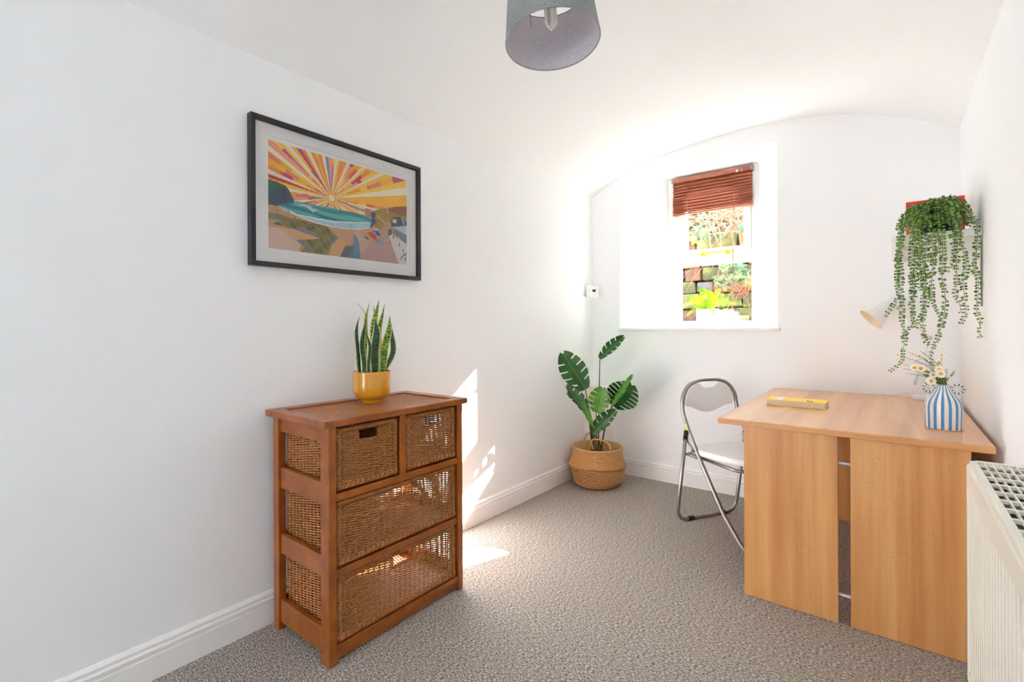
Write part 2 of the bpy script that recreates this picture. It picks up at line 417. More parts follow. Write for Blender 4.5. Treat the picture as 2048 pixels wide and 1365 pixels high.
# top closure above the vault, joining the inner and outer skins
m.add([(XL-.12, YW, 2.9), (XR+.12, YW, 2.9), (XR+.12, YO, 2.9), (XL-.12, YO, 2.9)], [(0, 1, 2, 3)])
for a, b in zip(gx[:-1], gx[1:]): wall_strip(a, b, lambda x: arch(x), lambda x: 2.9)
HOUSE = mat('dark_house_stone', srgb(86, 80, 72), .9, c2=srgb(112, 104, 94), scale=(6, 6, 6), bump=.5)
struct(m.build('wall_back', [WALL, HOUSE]), 'white painted end wall with arched top and deep splayed window recess', 'wall')

# rear wall behind the camera with an opening added for sky fill light
m = MB()
DX0, DX1, DZ = -1.80, -1.28, 2.0
m.box(XL, DX0, YR-.12, YR, 0, 2.6); m.box(DX1, XR, YR-.12, YR, 0, 2.6); m.box(DX0, DX1, YR-.12, YR, DZ, 2.6)
struct(m.build('wall_rear', WALL), 'white wall behind the viewpoint with an opening added to let in fill light', 'wall')

# skirting
def skirt(name, pts, label):
    prof = [(0, 0), (.018, 0), (.018, .075), (.0135, .079), (.0135, .083), (.019, .086), (.019, .0955), (.012, .1005), (.011, .105), (.014, .108), (.0135, .1125), (.006, .12), (0, .122)]
    m = MB(); (x0, y0), (x1, y1), (nx, ny) = pts
    V = [(x+nx*d, y+ny*d, z) for (x, y) in ((x0, y0), (x1, y1)) for d, z in prof]
    n = len(prof)
    F = [(i, i+1, n+i+1, n+i) for i in range(n-1)]+[tuple(range(n)), tuple(range(n, 2*n))]
    m.add(V, F)
    return struct(recalc(m.build(name, GLOSSW)), label, 'skirting board')
skirt('baseboard_left', ((XL, YR), (XL, 3.29), (1, 0)), 'white moulded skirting board behind the wicker chest')
skirt('baseboard_back', ((-1.625, YW), (XR, YW), (0, -1)), 'white moulded skirting board under the window, behind the folding chair')
skirt('baseboard_right', ((XR, YR), (XR, YW), (-1, 0)), 'white moulded skirting board along the radiator wall')
struct(box(XL, -1.632, 3.292, YW, 0, .66).build('trim_1', GLOSSW, bevel=.002), 'white boxed-in pipe casing in the corner behind the monstera', 'pipe boxing')

# ================================================================= window
w1 = bpy.data.objects.new('window_1', None); COL.objects.link(w1); w1.location = (-1.04, WY, OZ0)
struct(w1, 'small white-framed two-light window in the deep recess', 'window')
# sill
box(-1.645, -.548, YW-.028, WY-.02, 1.088, 1.108).build('sill', GLOSSW, w1, bevel=.004)
fy0, fy1 = WY-.025, WY+.05
m = MB()
m.box(WX0, -1.298, fy0, fy1, 1.100, WZ1); m.box(-.785, WX1, fy0, fy1, 1.100, WZ1)
m.box(-1.298, -.785, fy0, fy1, 1.100, 1.158); m.box(-1.298, -.785, fy0, fy1, 1.585, 1.648); m.box(-1.298, -.785, fy0, fy1, 2.215, WZ1)
m.build('frame', GLOSSW, w1, bevel=.003)
sash = MB()
sash.box(-1.296, -1.246, fy0-.012, fy1-.02, 1.65, 2.213); sash.box(-.834, -.787, fy0-.012, fy1-.02, 1.65, 2.213)
sash.box(-1.246, -.834, fy0-.012, fy1-.02, 1.65, 1.70); sash.box(-1.246, -.834, fy0-.012, fy1-.02, 2.16, 2.213)
so = sash.build('opening_sash', GLOSSW, w1, bevel=.004)
box(-1.246, -.834, WY+.005, WY+.009, 1.70, 2.16).build('pane', GLASS, so)
box(-1.298, -.785, WY+.005, WY+.009, 1.158, 1.585).build('pane', GLASS, w1)
# casement stay
m = MB()
m.tube([ony(1391, 511, 3.752), ony(1402, 508, 3.746), ony(1430, 505, 3.742), ony(1468, 500.5, 3.742)], [.003, .006, .0055, .005], 8)
for px, py in ((1407, 508.5), (1455, 503.5)):
    c = ony(px, py, 3.752); m.box(c[0]-.016, c[0]+.016, c[1]-.006, c[1]+.022, c[2]-.016, c[2]+.004); m.tube([c+[0, -.012, -.004], c+[0, -.012, .012]], .006, 8)
m.build('casement_stay', BRASS, so, label='brass yellow casement stay')

# ================================================================= outside
m = MB()
m.add([(-9, 3.9, .55), (7, 3.9, .55), (7, 5.0, .55), (-9, 5.0, .55)], [(0, 1, 2, 3)])
m.add([(-9, 5.0, 1.9), (7, 5.0, 1.9), (7, 7.2, 3.2), (-9, 7.2, 3.2), (7, 9, 3.3), (-9, 9, 3.3)], [(0, 1, 2, 3), (3, 2, 4, 5)])
m.add([(-9, 5.02, .5), (7, 5.02, .5), (7, 5.02, 1.92), (-9, 5.02, 1.92)], [(0, 1, 2, 3)])
EARTH = mat('leafy_bank_earth', srgb(34, 32, 20), .95, c2=srgb(62, 50, 28), scale=(9, 9, 9), bump=.8)
struct(m.build('ground_garden', EARTH), 'earth bank of the garden rising outside the window', 'ground')
m = MB(); m.add([(-14, YR-.12, -.03), (14, YR-.12, -.03), (14, -16, -.03), (-14, -16, -.03)], [(3, 2, 1, 0)])  # unseen ground plane, added to stop sky light entering from below
ADDGROUND = mat('pale_added_ground', srgb(168, 170, 172), .9, c2=srgb(188, 190, 192), scale=(4, 4, 4))
struct(m.build('ground_added', ADDGROUND), 'added pale ground outside the rear opening, blocking sky light from below', 'ground')

gw = thing('garden_wall', 'mossy old stone retaining wall outside the window', 'stone wall', (-1.4, 5.0, .55))
STN = [mat('stone_%s' % k, a, .9, c2=b, scale=(16, 16, 16), detail=4, bump=.8) for k, a, b in (
    ('ochre', srgb(84, 58, 34), srgb(138, 88, 48)), ('grey', srgb(58, 56, 56), srgb(92, 86, 80)),
    ('moss', srgb(50, 52, 28), srgb(92, 88, 46)), ('brown', srgb(58, 40, 30), srgb(98, 66, 42)), ('rust', srgb(120, 58, 24), srgb(160, 84, 34)))]
rnd = random.Random(3)
z = .56
while z < 1.9:
    h = rnd.uniform(.10, .19); x = -3.1+rnd.uniform(0, .2)
    while x < -.5:
        w = rnd.uniform(.16, .42)
        a = rnd.uniform(.0, .03)
        m = MB().box(x+.008, x+w-.008, 4.93-a, 5.03, z+.006, z+h-.006)
        v = m.v[0]; v += np.array([[rnd.uniform(-.012, .012) for _ in range(3)] for _ in range(8)])*np.array([1, .6, 1])
        m.build('stone', STN[rnd.choice((0, 1, 2, 2, 3, 3, 4))], gw, bevel=.014, bseg=2)
        x += w
    z += h
# vegetation
TWIG = mat('pale_dry_twig', srgb(92, 68, 44), .8, c2=srgb(120, 92, 62), scale=(30, 30, 30))
RTWIG = mat('reddish_dry_stem', srgb(88, 52, 36), .8, c2=srgb(112, 70, 46), scale=(30, 30, 30))
IVY = mat('garden_leaf_green', srgb(44, 74, 48), .5, c2=srgb(82, 112, 62), scale=(12, 12, 12))
IVYL = mat('young_leaf_yellow_green', srgb(110, 124, 30), .5, c2=srgb(140, 150, 50), scale=(12, 12, 12))
def twigs(px0, py0, spread, count, Y, r, seedv, lo=.5, hi=1.4, up=False):
    R = random.Random(seedv); m = MB()
    for k in range(count):
        p = ony(px0+R.uniform(-spread, spread), py0+R.uniform(-12, 12), Y+R.uniform(-.06, .08))
        d = np.array([R.uniform(-1, 1), R.uniform(-.15, .15), (R.uniform(.4, 1) if up else R.uniform(-1, .15))]); d /= np.linalg.norm(d)
        L = R.uniform(lo, hi); pts = [p]
        for j in range(5):
            d = d+np.array([R.uniform(-.25, .25), R.uniform(-.08, .08), R.uniform(-.2, .12)]); d /= np.linalg.norm(d)
            pts.append(pts[-1]+d*L/5)
        pts = np.array(pts); pts[:, 1] = np.clip(pts[:, 1], Y-.25, Y+.12)
        m.tube(smooth_path(pts, 3), np.linspace(r, r*.4, 16), 5, caps=False)
    return m
o = twigs(1440, 425, 75, 34, 4.75, .0055, 5).build('bare_climber', TWIG)
tag(o, 'tangle of pale bare climber stems hanging outside the upper window pane', 'climber')
o = twigs(1478, 588, 14, 30, 4.62, .004, 8, .12, .34, True).build('dry_shrub', RTWIG)
tag(o, 'reddish dry stems of a dead plant outside the lower window pane', 'shrub')
o['kind'] = 'stuff'
def leafpatch(name, mt, pts, Y, n, size, seedv, label):
    R = random.Random(seedv); m = MB()
    for k in range(n):
        px, py, s = R.choice(pts)
        c = ony(px+R.gauss(0, s), py+R.gauss(0, s), Y+R.uniform(-.08, .05))
        a = R.uniform(0, 6.28); u = np.array([math.cos(a), R.uniform(-.4, .4), math.sin(a)]); v = np.array([-math.sin(a), R.uniform(-.4, .4), math.cos(a)])
        L = size*R.uniform(.6, 1.3)
        m.add([c-u*L, c+v*L*.45-u*L*.2, c+u*L, c-v*L*.45-u*L*.2, c+np.array([0, -.25*L, 0])], [(0, 1, 4), (1, 2, 4), (2, 3, 4), (3, 0, 4)], 0, False)
    o = m.build(name, mt); tag(o, label, 'foliage'); o['kind'] = 'stuff'; return o
leafpatch('ivy_foliage', IVY, [(1450, 530, 6), (1478, 540, 9), (1490, 560, 8), (1470, 560, 8), (1445, 565, 8), (1404, 466, 4), (1485, 455, 3)], 4.78, 230, .036, 2, 'blue-green leaves growing on the stone wall outside')
leafpatch('young_foliage', IVYL, [(1386, 480, 3.5), (1409, 464, 3), (1404, 492, 2), (1497, 568, 4), (1400, 484, 3)], 4.7, 60, .03, 4, 'yellow-green young leaves outside the upper window pane')
LITTER = mat('fallen_brown_leaf', srgb(66, 46, 24), .8, c2=srgb(100, 62, 28), scale=(20, 20, 20))
def bank_plants(name, mt, n, size, seedv, label):
    R = random.Random(seedv); m = MB()
    for k in range(n):
        yv = 5.05+1.5*R.random()**1.3; c = np.array([R.uniform(-3.2, -.9), yv, 1.9+(yv-5)*.59+R.uniform(.0, .10)])
        a = R.uniform(0, 6.28); u = np.array([math.cos(a), R.uniform(-.5, .5), math.sin(a)]); v = np.array([-math.sin(a), R.uniform(-.5, .5), math.cos(a)])
        L = size*R.uniform(.5, 1.3)
        m.add([c-u*L, c+v*L*.45, c+u*L, c-v*L*.45, c+np.array([0, -.3*L, 0])], [(0, 1, 4), (1, 2, 4), (2, 3, 4), (3, 0, 4)], 1 if R.random() < .38 else 0)
    o = m.build(name, mt); tag(o, label, 'foliage'); o['kind'] = 'stuff'
bank_plants('bank_foliage', [LITTER, IVY], 2400, .055, 41, 'brown fallen leaves and low green plants over the earth bank outside')
gp = thing('terracotta_pot', 'tall terracotta planter holding the dry plant outside', 'planter', tuple(ony(1472, 640, 4.62)))
c = ony(1472, 640, 4.62); c[2] = .55
TERR = mat('weathered_terracotta', srgb(156, 104, 66), .85, c2=srgb(184, 136, 92), scale=(20, 20, 20), bump=.4)
gp.location = tuple(c)
MB().lathe([(.075, 0), (.085, .3), (.10, .62), (.105, .63), (.105, .66), (.09, .66), (.085, .60)], tuple(c), 28).build('planter_body', TERR, gp)
MB().lathe([(.0001, .62), (.088, .62)], tuple(c), 20, capb=False).build('soil', SOIL, gp)

# ================================================================= chest of drawers
CX0, CX1, CY0, CY1 = -1.826, -1.450, .876, 1.504
ch = thing('storage_chest', 'orange-stained wooden chest frame with cane-inset top holding wicker baskets', 'chest', ((CX0+CX1)/2, (CY0+CY1)/2, 0))
for x0, x1 in ((CX0, CX0+.04), (CX1-.05, CX1)):
    for y0, y1 in ((CY0, CY0+.029), (CY1-.029, CY1)):
        box(x0, x1, y0, y1, 0, .792).build('leg', WOOD, ch, bevel=.003)
def chest_rail(*a, name='rail'): box(*a).build(name, WOOD, ch, bevel=.0025)
for y0, y1 in ((CY0+.008, CY0+.026), (CY1-.026, CY1-.008)):       # side rails
    for z0, z1 in ((.028, .112), (.284, .356), (.526, .602), (.735, .792)):
        chest_rail(CX0+.04, CX1-.05, y0, y1, z0, z1, name='side_rail')
for z0, z1 in ((.038, .060), (.286, .312), (.540, .565), (.788, .793)):  # front rails
    chest_rail(CX1-.03, CX1-.003, CY0+.029, CY1-.029, z0, z1, name='front_rail')
chest_rail(CX1-.028, CX1-.012, CY0+.029, CY1-.029, .008, .040, name='plinth')
chest_rail(CX1-.03, CX1-.004, 1.171, 1.199, .565, .789, name='divider')
for z0, z1 in ((.045, .058), (.290, .303), (.545, .558)):           # shelf slats under the baskets
    chest_rail(CX0+.01, CX1-.03, CY0+.03, CY1-.03, z0, z1, name='shelf')
for z0, z1 in ((.03, .11), (.29, .35), (.53, .60), (.74, .79)):
    chest_rail(CX0+.003, CX0+.02, CY0+.03, CY1-.03, z0, z1, name='back_rail')
tx0, tx1, ty0, ty1 = -1.842, -1.436, .855, 1.522
for a in ((tx0, tx0+.05, ty0, ty1), (tx1-.05, tx1, ty0, ty1), (tx0+.05, tx1-.05, ty0, ty0+.05), (tx0+.05, tx1-.05, ty1-.05, ty1)):
    box(*a, .792, .816).build('top_rail', WOOD, ch, bevel=.004)
box(tx0+.05, tx1-.05, ty0+.05, ty1-.05, .797, .809).build('cane_panel', CANE, ch, label='woven cane inset of the chest top')

def weave(m, O, U, V, N, w, h, sp, row, r, amp, hole=None):
    r *= 1.1
    O, U, V, N = [np.asarray(k, float) for k in (O, U, V, N)]
    ns = max(2, round(w/sp)); sp = w/ns; nr = int(h/row)
    for j in range(nr):
        v = (j+.5)*h/nr
        u = np.arange(0, 2*ns+1)*sp/2
        off = amp*np.sin(np.pi*(u/sp+.5))*(1 if j % 2 else -1)
        segs = [(0, len(u))]
        if hole and hole[2] < v < hole[3]:
            i0 = int(np.searchsorted(u, hole[0])); i1 = int(np.searchsorted(u, hole[1]))
            segs = [(0, i0+1), (i1-1 if i1 > 0 else 0, len(u))]
            u = u.copy(); u[i0] = hole[0]; u[i1-1] = hole[1]
        jit = random.uniform(-.0004, .0004)
        for a, b in segs:
            if b-a < 2: continue
            P = O+U*u[a:b, None]+V*(v+jit)+N*off[a:b, None]
            m.tube(P, r, 4, caps=False, ref=V, flat=1.0)
def stakes(m, O, U, V, w, h, sp, r, hole=None):
    O, U, V = [np.asarray(k, float) for k in (O, U, V)]
    ns = max(2, round(w/sp)); sp = w/ns
    for k in range(ns):
        u = (k+.5)*sp
        if hole and hole[0] < u < hole[1]:
            m.tube([O+U*u, O+U*u+V*hole[2]], r, 4, caps=False)
        else: m.tube([O+U*u, O+U*u+V*h], r, 4, caps=False)
XF = CX1-.006
def basket(name, label, y0, y1, z0, z1, hw):
    t = thing(name, label, 'basket', (XF-.17, (y0+y1)/2, z0), 'wicker drawers of the chest')
    R = .0105; w = y1-y0; h = z1-z0; D = .335
    # front weave
    O = (XF-.008, y0+.02, z0+.02); fw_, fh = w-.04, h-.04
    hole = (fw_/2-hw/2, fw_/2+hw/2, fh-.037, fh-.002)
    m = MB(); weave(m, O, (0, 1, 0), (0, 0, 1), (1, 0, 0), fw_, fh, .0235, .0043, .0021, .0034, hole); m.build('front_weave', WICK, t)['kind'] = 'stuff'
    m = MB(); stakes(m, O, (0, 1, 0), (0, 0, 1), fw_, fh, .0235, .0022, hole); m.build('front_stakes', WICK, t)['kind'] = 'stuff'
    # side facing the gap in the chest frame and the far side
    for nm, yy in (('side_weave', y0+.006), ('side_weave', y1-.006)):
        m = MB(); weave(m, (XF-D, yy, z0+.014), (1, 0, 0), (0, 0, 1), (0, 1, 0), D-.02, h-.028, .0235, .0044, .0021, .0032)
        stakes(m, (XF-D, yy, z0+.014), (1, 0, 0), (0, 0, 1), D-.02, h-.028, .0235, .0022)
        m.build(nm, WICK, t)['kind'] = 'stuff'
    m = MB(); weave(m, (XF-D, y0+.01, z0+.014), (0, 1, 0), (0, 0, 1), (1, 0, 0), w-.02, h-.028, .0235, .0044, .0022, .003); m.build('back_weave', WICK, t)['kind'] = 'stuff'
    box(XF-D, XF-.012, y0+.008, y1-.008, z0+.004, z0+.010).build('basket_base', WICKD, t)
    # wrapped rim, corner posts, braided foot
    m = MB(); m.helix((XF-.010, y0+.006, z1-.010), (XF-.010, y1-.006, z1-.010), R*.8, .0040, .0023); m.tube([(XF-.010, y0+.004, z1-.010), (XF-.010, y1-.004, z1-.010)], R*.72, 8)
    for yy in (y0+.008, y1-.008):
        m.tube([(XF-D, yy, z1-.010), (XF-.012, yy, z1-.010)], R*.8, 8)
    m.tube([(XF-D, y0+.008, z1-.010), (XF-D, y1-.008, z1-.010)], R*.8, 8)
    m.build('wrapped_rim', WICKD, t)
    for yy in (y0+.011, y1-.011):
        m = MB(); m.helix((XF-.010, yy, z0+.012), (XF-.010, yy, z1-.014), R*.8, .0042, .0022); m.tube([(XF-.010, yy, z0+.01), (XF-.010, yy, z1-.01)], R*.72, 8); m.build('corner_post', WICK, t)
    m = MB()
    k0 = int((w-.012)/.02)
    for k in range(k0):
        ya = y0+.006+(w-.012)*k/k0; yb = ya+(w-.012)/k0*1.25; yb = min(yb, y1-.004)
        for q in range(3):
            dy = q*.0052
            m.tube(smooth_path([(XF-.013, ya+dy, z0+.003), (XF-.001, ya+dy+.004, z0+.0075), (XF+.0005, ya+dy+.009, z0+.015), (XF-.008, min(ya+dy+.013, y1-.003), z0+.023)], 3), .0029, 5, caps=False)
    m.tube([(XF-.011, y0+.005, z0+.011), (XF-.011, y1-.005, z0+.011)], .0095, 8)
    m.build('braided_foot', WICKD, t)
    # hand hole binding
    ya, yb = O[1]+hole[0], O[1]+hole[1]; za, zb = O[2]+hole[2], O[2]+hole[3]
    m = MB(); m.helix((XF-.008, ya, za), (XF-.008, yb, za), .0042, .0036, .0019); m.tube([(XF-.008, ya, za), (XF-.008, yb, za)], .0040, 6)
    for yy in (ya, yb):
        m.helix((XF-.008, yy, za), (XF-.008, yy, zb), .0036, .0036, .0018); m.tube([(XF-.008, yy, za), (XF-.008, yy, zb)], .0034, 6)
    m.build('hand_hole_binding', WICK, t)
    return t
basket('wicker_basket', 'small wicker basket drawer in the top row, across the divider from the window', .910, 1.166, .569, .782, .083)
basket('wicker_basket', 'small wicker basket drawer in the top row, on the window side of the divider', 1.204, 1.468, .569, .784, .083)
basket('wicker_basket', 'wide wicker basket drawer in the middle row of the chest', .910, 1.469, .316, .537, .095)
basket('wicker_basket', 'wide wicker basket drawer in the bottom row of the chest', .910, 1.469, .063, .284, .095)

# ================================================================= snake plant
PC = np.array([-1.70, 1.226, .809])
sn = thing('potted_snake_plant', 'upright snake plant in a glossy mustard pot on the chest', 'plant', tuple(PC))
pr = [(.0, 0), (.039, 0), (.040, .004), (.041, .013), (.050, .018), (.064, .026), (.072, .040), (.0745, .060), (.0755, .128), (.0745, .1305), (.072, .1295), (.0705, .125), (.069, .04), (.0, .035)]
MB().lathe(pr, tuple(PC), 64, capb=False).build('pot', YPOT, sn)
MB().lathe([(.0, .112), (.071, .112)], tuple(PC), 32, capb=False).build('soil', SOIL, sn)
def c4(x, y): return (680+x/5.936, 590+y/5.936)
def snake_leaf(base, tip, wpx, dx, bend, light):
    b = onx(*c4(*base), PC[0]+dx*.45); b[2] = PC[2]+.10
    tpt = onx(*c4(*tip), PC[0]+dx)
    # keep the foot of the leaf inside the pot
    q = b[:2]-PC[:2]; L = np.linalg.norm(q)
    if L > .052: b[:2] = PC[:2]+q*.052/L
    wd = wpx/5.936/FPX*1.86
    n = 14; m = MB(); V = []; UV = []
    ax = tpt-b; side = np.array([.42, .9, 0.]); side /= np.linalg.norm(side); nrm = np.cross(ax, side); nrm /= np.linalg.norm(nrm)
    for i in range(n+1):
        t = i/n
        hwid = wd/2*(.62+.55*math.sin(math.pi*min(1, t*1.05)**.9))*(1 if t < .72 else max(.02, 1-((t-.72)/.28)**1.6))
        cpt = b+ax*t+side*bend*math.sin(math.pi*t)*.02+side*.004*math.sin(9*t+bend*3)
        for u in (-1, -.5, 0, .5, 1):
            V.append(cpt+side*hwid*u+nrm*(abs(u)**1.5)*hwid*.35); UV.append((u, t+bend, dx*10))
    F = [(i*5+j, i*5+j+1, (i+1)*5+j+1, (i+1)*5+j) for i in range(n) for j in range(4)]
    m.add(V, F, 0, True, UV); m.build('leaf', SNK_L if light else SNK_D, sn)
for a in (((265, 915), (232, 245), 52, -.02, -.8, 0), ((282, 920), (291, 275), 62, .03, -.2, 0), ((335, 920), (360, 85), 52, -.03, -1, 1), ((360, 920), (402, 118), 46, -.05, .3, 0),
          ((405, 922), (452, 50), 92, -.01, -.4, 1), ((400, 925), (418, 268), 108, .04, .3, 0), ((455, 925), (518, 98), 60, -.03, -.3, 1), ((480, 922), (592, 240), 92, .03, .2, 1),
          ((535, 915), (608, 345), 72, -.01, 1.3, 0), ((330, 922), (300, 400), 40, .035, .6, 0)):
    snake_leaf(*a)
m = MB(); P = [onx(*c4(*q), PC[0]) for q in ((330, 500), (312, 300), (285, 200), (235, 130), (195, 100))]
m.tube(smooth_path(P, 5), np.linspace(.0016, .0006, 21), 5); m.build('dry_leaf_tip', mat('dry_leaf', srgb(126, 112, 84), .8, c2=srgb(146, 132, 100), scale=(60, 60, 60)), sn)

# ================================================================= framed print
FY0, FY1, FZ0, FZ1, FXF = .806, 1.616, 1.352, 1.912, XL+.034
fp = thing('framed_print', 'large black-framed sunburst beach print on the side wall', 'picture', (XL+.001, (FY0+FY1)/2, FZ0))
fw = .017
for a in ((FY0, FY1, FZ0, FZ0+fw), (FY0, FY1, FZ1-fw, FZ1), (FY0, FY0+fw, FZ0+fw, FZ1-fw), (FY1-fw, FY1, FZ0+fw, FZ1-fw)):
    box(XL+.003, FXF, *a).build('frame_rail', BLACKF, fp, bevel=.0012)
box(XL+.003, XL+.006, FY0+.01, FY1-.01, FZ0+.01, FZ1-.01).build('backing', MATB, fp)
PY0, PY1, PZ0, PZ1 = .879, 1.546, 1.424, 1.836
mt = MB(); a = .016
for q in ((FY0+fw, FY1-fw, FZ0+fw, PZ0-a), (FY0+fw, FY1-fw, PZ1+a, FZ1-fw), (FY0+fw, PY0-a, PZ0-a, PZ1+a), (PY1+a, FY1-fw, PZ0-a, PZ1+a)): mt.box(XL+.010, XL+.0135, *q)
mt.build('mount', MATB, fp)
box(XL+.006, XL+.0095, PY0-.03, PY1+.03, PZ0-.03, PZ1+.03).build('paper', MATB, fp)
box(FXF-.008, FXF-.0065, FY0+fw, FY1-fw, FZ0+fw, FZ1-fw).build('glazing', GLASS, fp)
hk = MB(); hk.box(XL, XL+.008, 1.178, 1.205, FZ1-.002, FZ1+.014); hk.tube([(XL+.008, 1.192, FZ1+.008), (XL+.012, 1.192, FZ1+.008)], .004, 8); hk.build('hanging_hook', SILVER, fp)
# the print itself: flat printed colours on a fine sheet
def inpoly(u, v, poly):
    r = np.zeros(u.shape, bool); n = len(poly); j = n-1
    for i in range(n):
        (xi, yi), (xj, yj) = poly[i], poly[j]
        r ^= ((yi > v) != (yj > v)) & (u < (xj-xi)*(v-yi)/(yj-yi+1e-12)+xi); j = i
    return r
def lin(c): return np.array(srgb(*c)[:3])
def print_colours(nu, nv):
    U, Vv = np.meshgrid((np.arange(nu)+.5)/nu, (np.arange(nv)+.5)/nv)
    A = 1.615; rs = np.random.RandomState(11)
    C = np.zeros((nv, nu, 3))
    sx, sy = .396, .589
    dx, dy = (U-sx)*A, (Vv-sy); rr = np.hypot(dx, dy); th = np.arctan2(dy, dx)
    warm = [lin(k) for k in ((250, 186, 20), (252, 206, 60), (246, 150, 40), (244, 140, 104), (248, 166, 128), (232, 96, 60), (196, 70, 120), (206, 40, 52), (250, 214, 120), (214, 116, 160), (236, 120, 110), (126, 146, 190))]
    wt = np.array([5, 4, 4, 3, 3, 2, 1.6, 1.4, 3, 1.2, 1.4, .5]); wt /= wt.sum()
    # rays of uneven width
    edges = [-math.pi]
    while edges[-1] < math.pi: edges.append(edges[-1]+rs.uniform(.045, .10))
    edges = np.array(edges); k = np.clip(np.searchsorted(edges, th)-1, 0, len(edges)-2)
    tf = (th-edges[k])/(edges[k+1]-edges[k])
    ring = np.zeros(len(edges)); blocks = {}
    idx = np.zeros(k.shape, int)
    for r_ in range(len(edges)):
        br = np.cumsum(rs.uniform(.03, .20, 24)); colr = rs.choice(len(warm), 25, p=wt)
        if rs.rand() < .4: colr[:] = rs.choice([0, 1, 2, 0, 4]); 
        if rs.rand() < .12: colr[:] = rs.choice([7, 6, 11])
        s = k == r_
        idx[s] = colr[np.clip(np.searchsorted(br, rr[s]), 0, 24)]
    C[:] = np.array(warm)[idx]
    cream = lin((252, 244, 214))
    s = (k % 2 == 0) & (k % 4 == 0); C[s] = cream
    C[(rr < .062)] = lin((250, 206, 80)); C[(rr < .05)] = lin((252, 178, 40)); C[(rr < .033)] = lin((252, 246, 232))
    s = (th > -.16) & (th < -.09) & (rr > .5) ; C[s] = lin((226, 20, 70))
    P = lambda pts, col: C.__setitem__(inpoly(U, Vv, pts), lin(col))
    nz = lambda f1, f2, ph: np.sin(U*f1+ph)*np.sin(Vv*f2+ph*1.7)+.5*np.sin(U*f1*2.3+Vv*f2*1.3+ph)
    # land below the skyline
    P([(0, .44), (.10, .40), (.2, .36), (.45, .31), (.6, .34), (.72, .40), (.78, .5), (1.02, .55), (1.02, -.1), (-.01, -.1), (-.01, .44)], (206, 160, 118))
    P([(0, .634), (.048, .63), (.099, .61), (.119, .579), (.154, .482), (.154, .463), (.064, .405), (0, .40)], (62, 78, 100))
    P([(0, .634), (.048, .63), (.099, .61), (.07, .56), (.03, .55), (.045, .50), (0, .51)], (50, 104, 84))
    P([(.05, .60), (.09, .555), (.075, .50), (.1, .44), (.12, .50), (.1, .585)], (48, 62, 92))
    sea = [(.16, .482), (.265, .482), (.393, .49), (.689, .487), (.704, .415), (.677, .365), (.583, .323), (.455, .306), (.305, .312), (.188, .349), (.098, .382), (.054, .414), (.154, .463)]
    s = inpoly(U, Vv, sea)
    band = nz(9, 70, .4)
    C[s] = np.where((band > .25)[..., None], lin((96, 186, 186)), np.where((band < -.35)[..., None], lin((36, 132, 140)), lin((62, 164, 164))))[s]
    P([(.077, .413), (.166, .362), (.305, .357), (.424, .363), (.582, .395), (.697, .425), (.704, .415), (.677, .365), (.583, .323), (.455, .306), (.305, .312), (.188, .349), (.098, .382)], (150, 206, 214))
    s2 = inpoly(U, Vv, [(.077, .413), (.166, .362), (.305, .357), (.424, .363), (.582, .395), (.697, .425), (.677, .365), (.583, .323), (.455, .306), (.305, .312), (.188, .349)]) & (rs.rand(*U.shape) > .72); C[s2] = lin((226, 240, 242))
    white = (240, 240, 244)
    for off, wid in ((0, .009),):
        P([(.077, .413), (.166, .362), (.305, .357), (.424, .363), (.582, .395), (.697, .425), (.697, .414), (.582, .384), (.424, .352), (.305, .346), (.166, .351)], white)
        P([(.054, .414), (.098, .382), (.188, .349), (.305, .312), (.455, .306), (.583, .323), (.677, .365), (.69, .362), (.6, .314), (.455, .295), (.30, .300), (.18, .338), (.09, .372)], white)
    P([(.166, .446), (.22, .453), (.271, .406), (.305, .446), (.27, .440), (.253, .465), (.2, .466)], (196, 222, 222))
    P([(.689, .54), (.787, .606), (.897, .659), (1.01, .696), (1.01, .5), (.862, .50), (.761, .36), (.725, .36), (.696, .47)], (168, 140, 44))
    P([(.80, .59), (.897, .659), (1.01, .696), (1.01, .57), (.9, .58)], (150, 88, 52))
    P([(.689, .535), (.738, .539), (.717, .476), (.739, .443), (.704, .377), (.684, .362), (.696, .47)], (58, 58, 104))
    P([(.855, .50), (.86, .42), (.96, .41), (1.01, .45), (1.01, .5), (.95, .545), (.9, .50)], (58, 84, 76))
    P([(.876, .53), (.945, .553), (.938, .515), (.877, .504)], (70, 80, 120)); P([(.875, .505), (.91, .512), (.905, .47), (.875, .47)], (236, 236, 230))
    P([(.945, .553), (.96, .48), (.985, .47), (.96, .55)], (150, 180, 206))
    P([(.847, .53), (.825, .436), (.819, .356), (.865, .208), (.929, -.01), (.60, -.01), (.652, .108), (.706, .214), (.761, .342), (.818, .464)], (192, 158, 148))
    P([(.84, .53), (.835, .60), (.80, .66), (.793, .655), (.825, .595)], (222, 206, 190)); P([(.74, .52), (.82, .44), (.81, .43), (.735, .505)], (210, 190, 176))
    P([(.826, .36), (1.01, .238), (1.014, .0), (.929, -.01), (.865, .208)], (222, 222, 222))
    P([(.863, .416), (1.01, .468), (1.01, .238), (.94, .325)], (120, 136, 158)); P([(.863, .416), (1.01, .468), (1.01, .35)], (196, 208, 210))
    for i in range(7):
        u0 = .885+i*.018; P([(u0, .385-i*.018), (u0+.010, .378-i*.018), (u0+.010, .335-i*.016), (u0, .345-i*.016)], (40, 66, 140) if i % 2 else (70, 92, 120))
    P([(.83, .37), (.86, .40), (.87, .34), (.835, .30)], (70, 96, 84))
    P([(-.01, .193), (.062, .2), (.194, .063), (.178, -.01), (-.01, -.01)], (222, 190, 172))
    P([(.06, .2), (.145, .21), (.33, .155), (.2, .06)], (222, 172, 122))
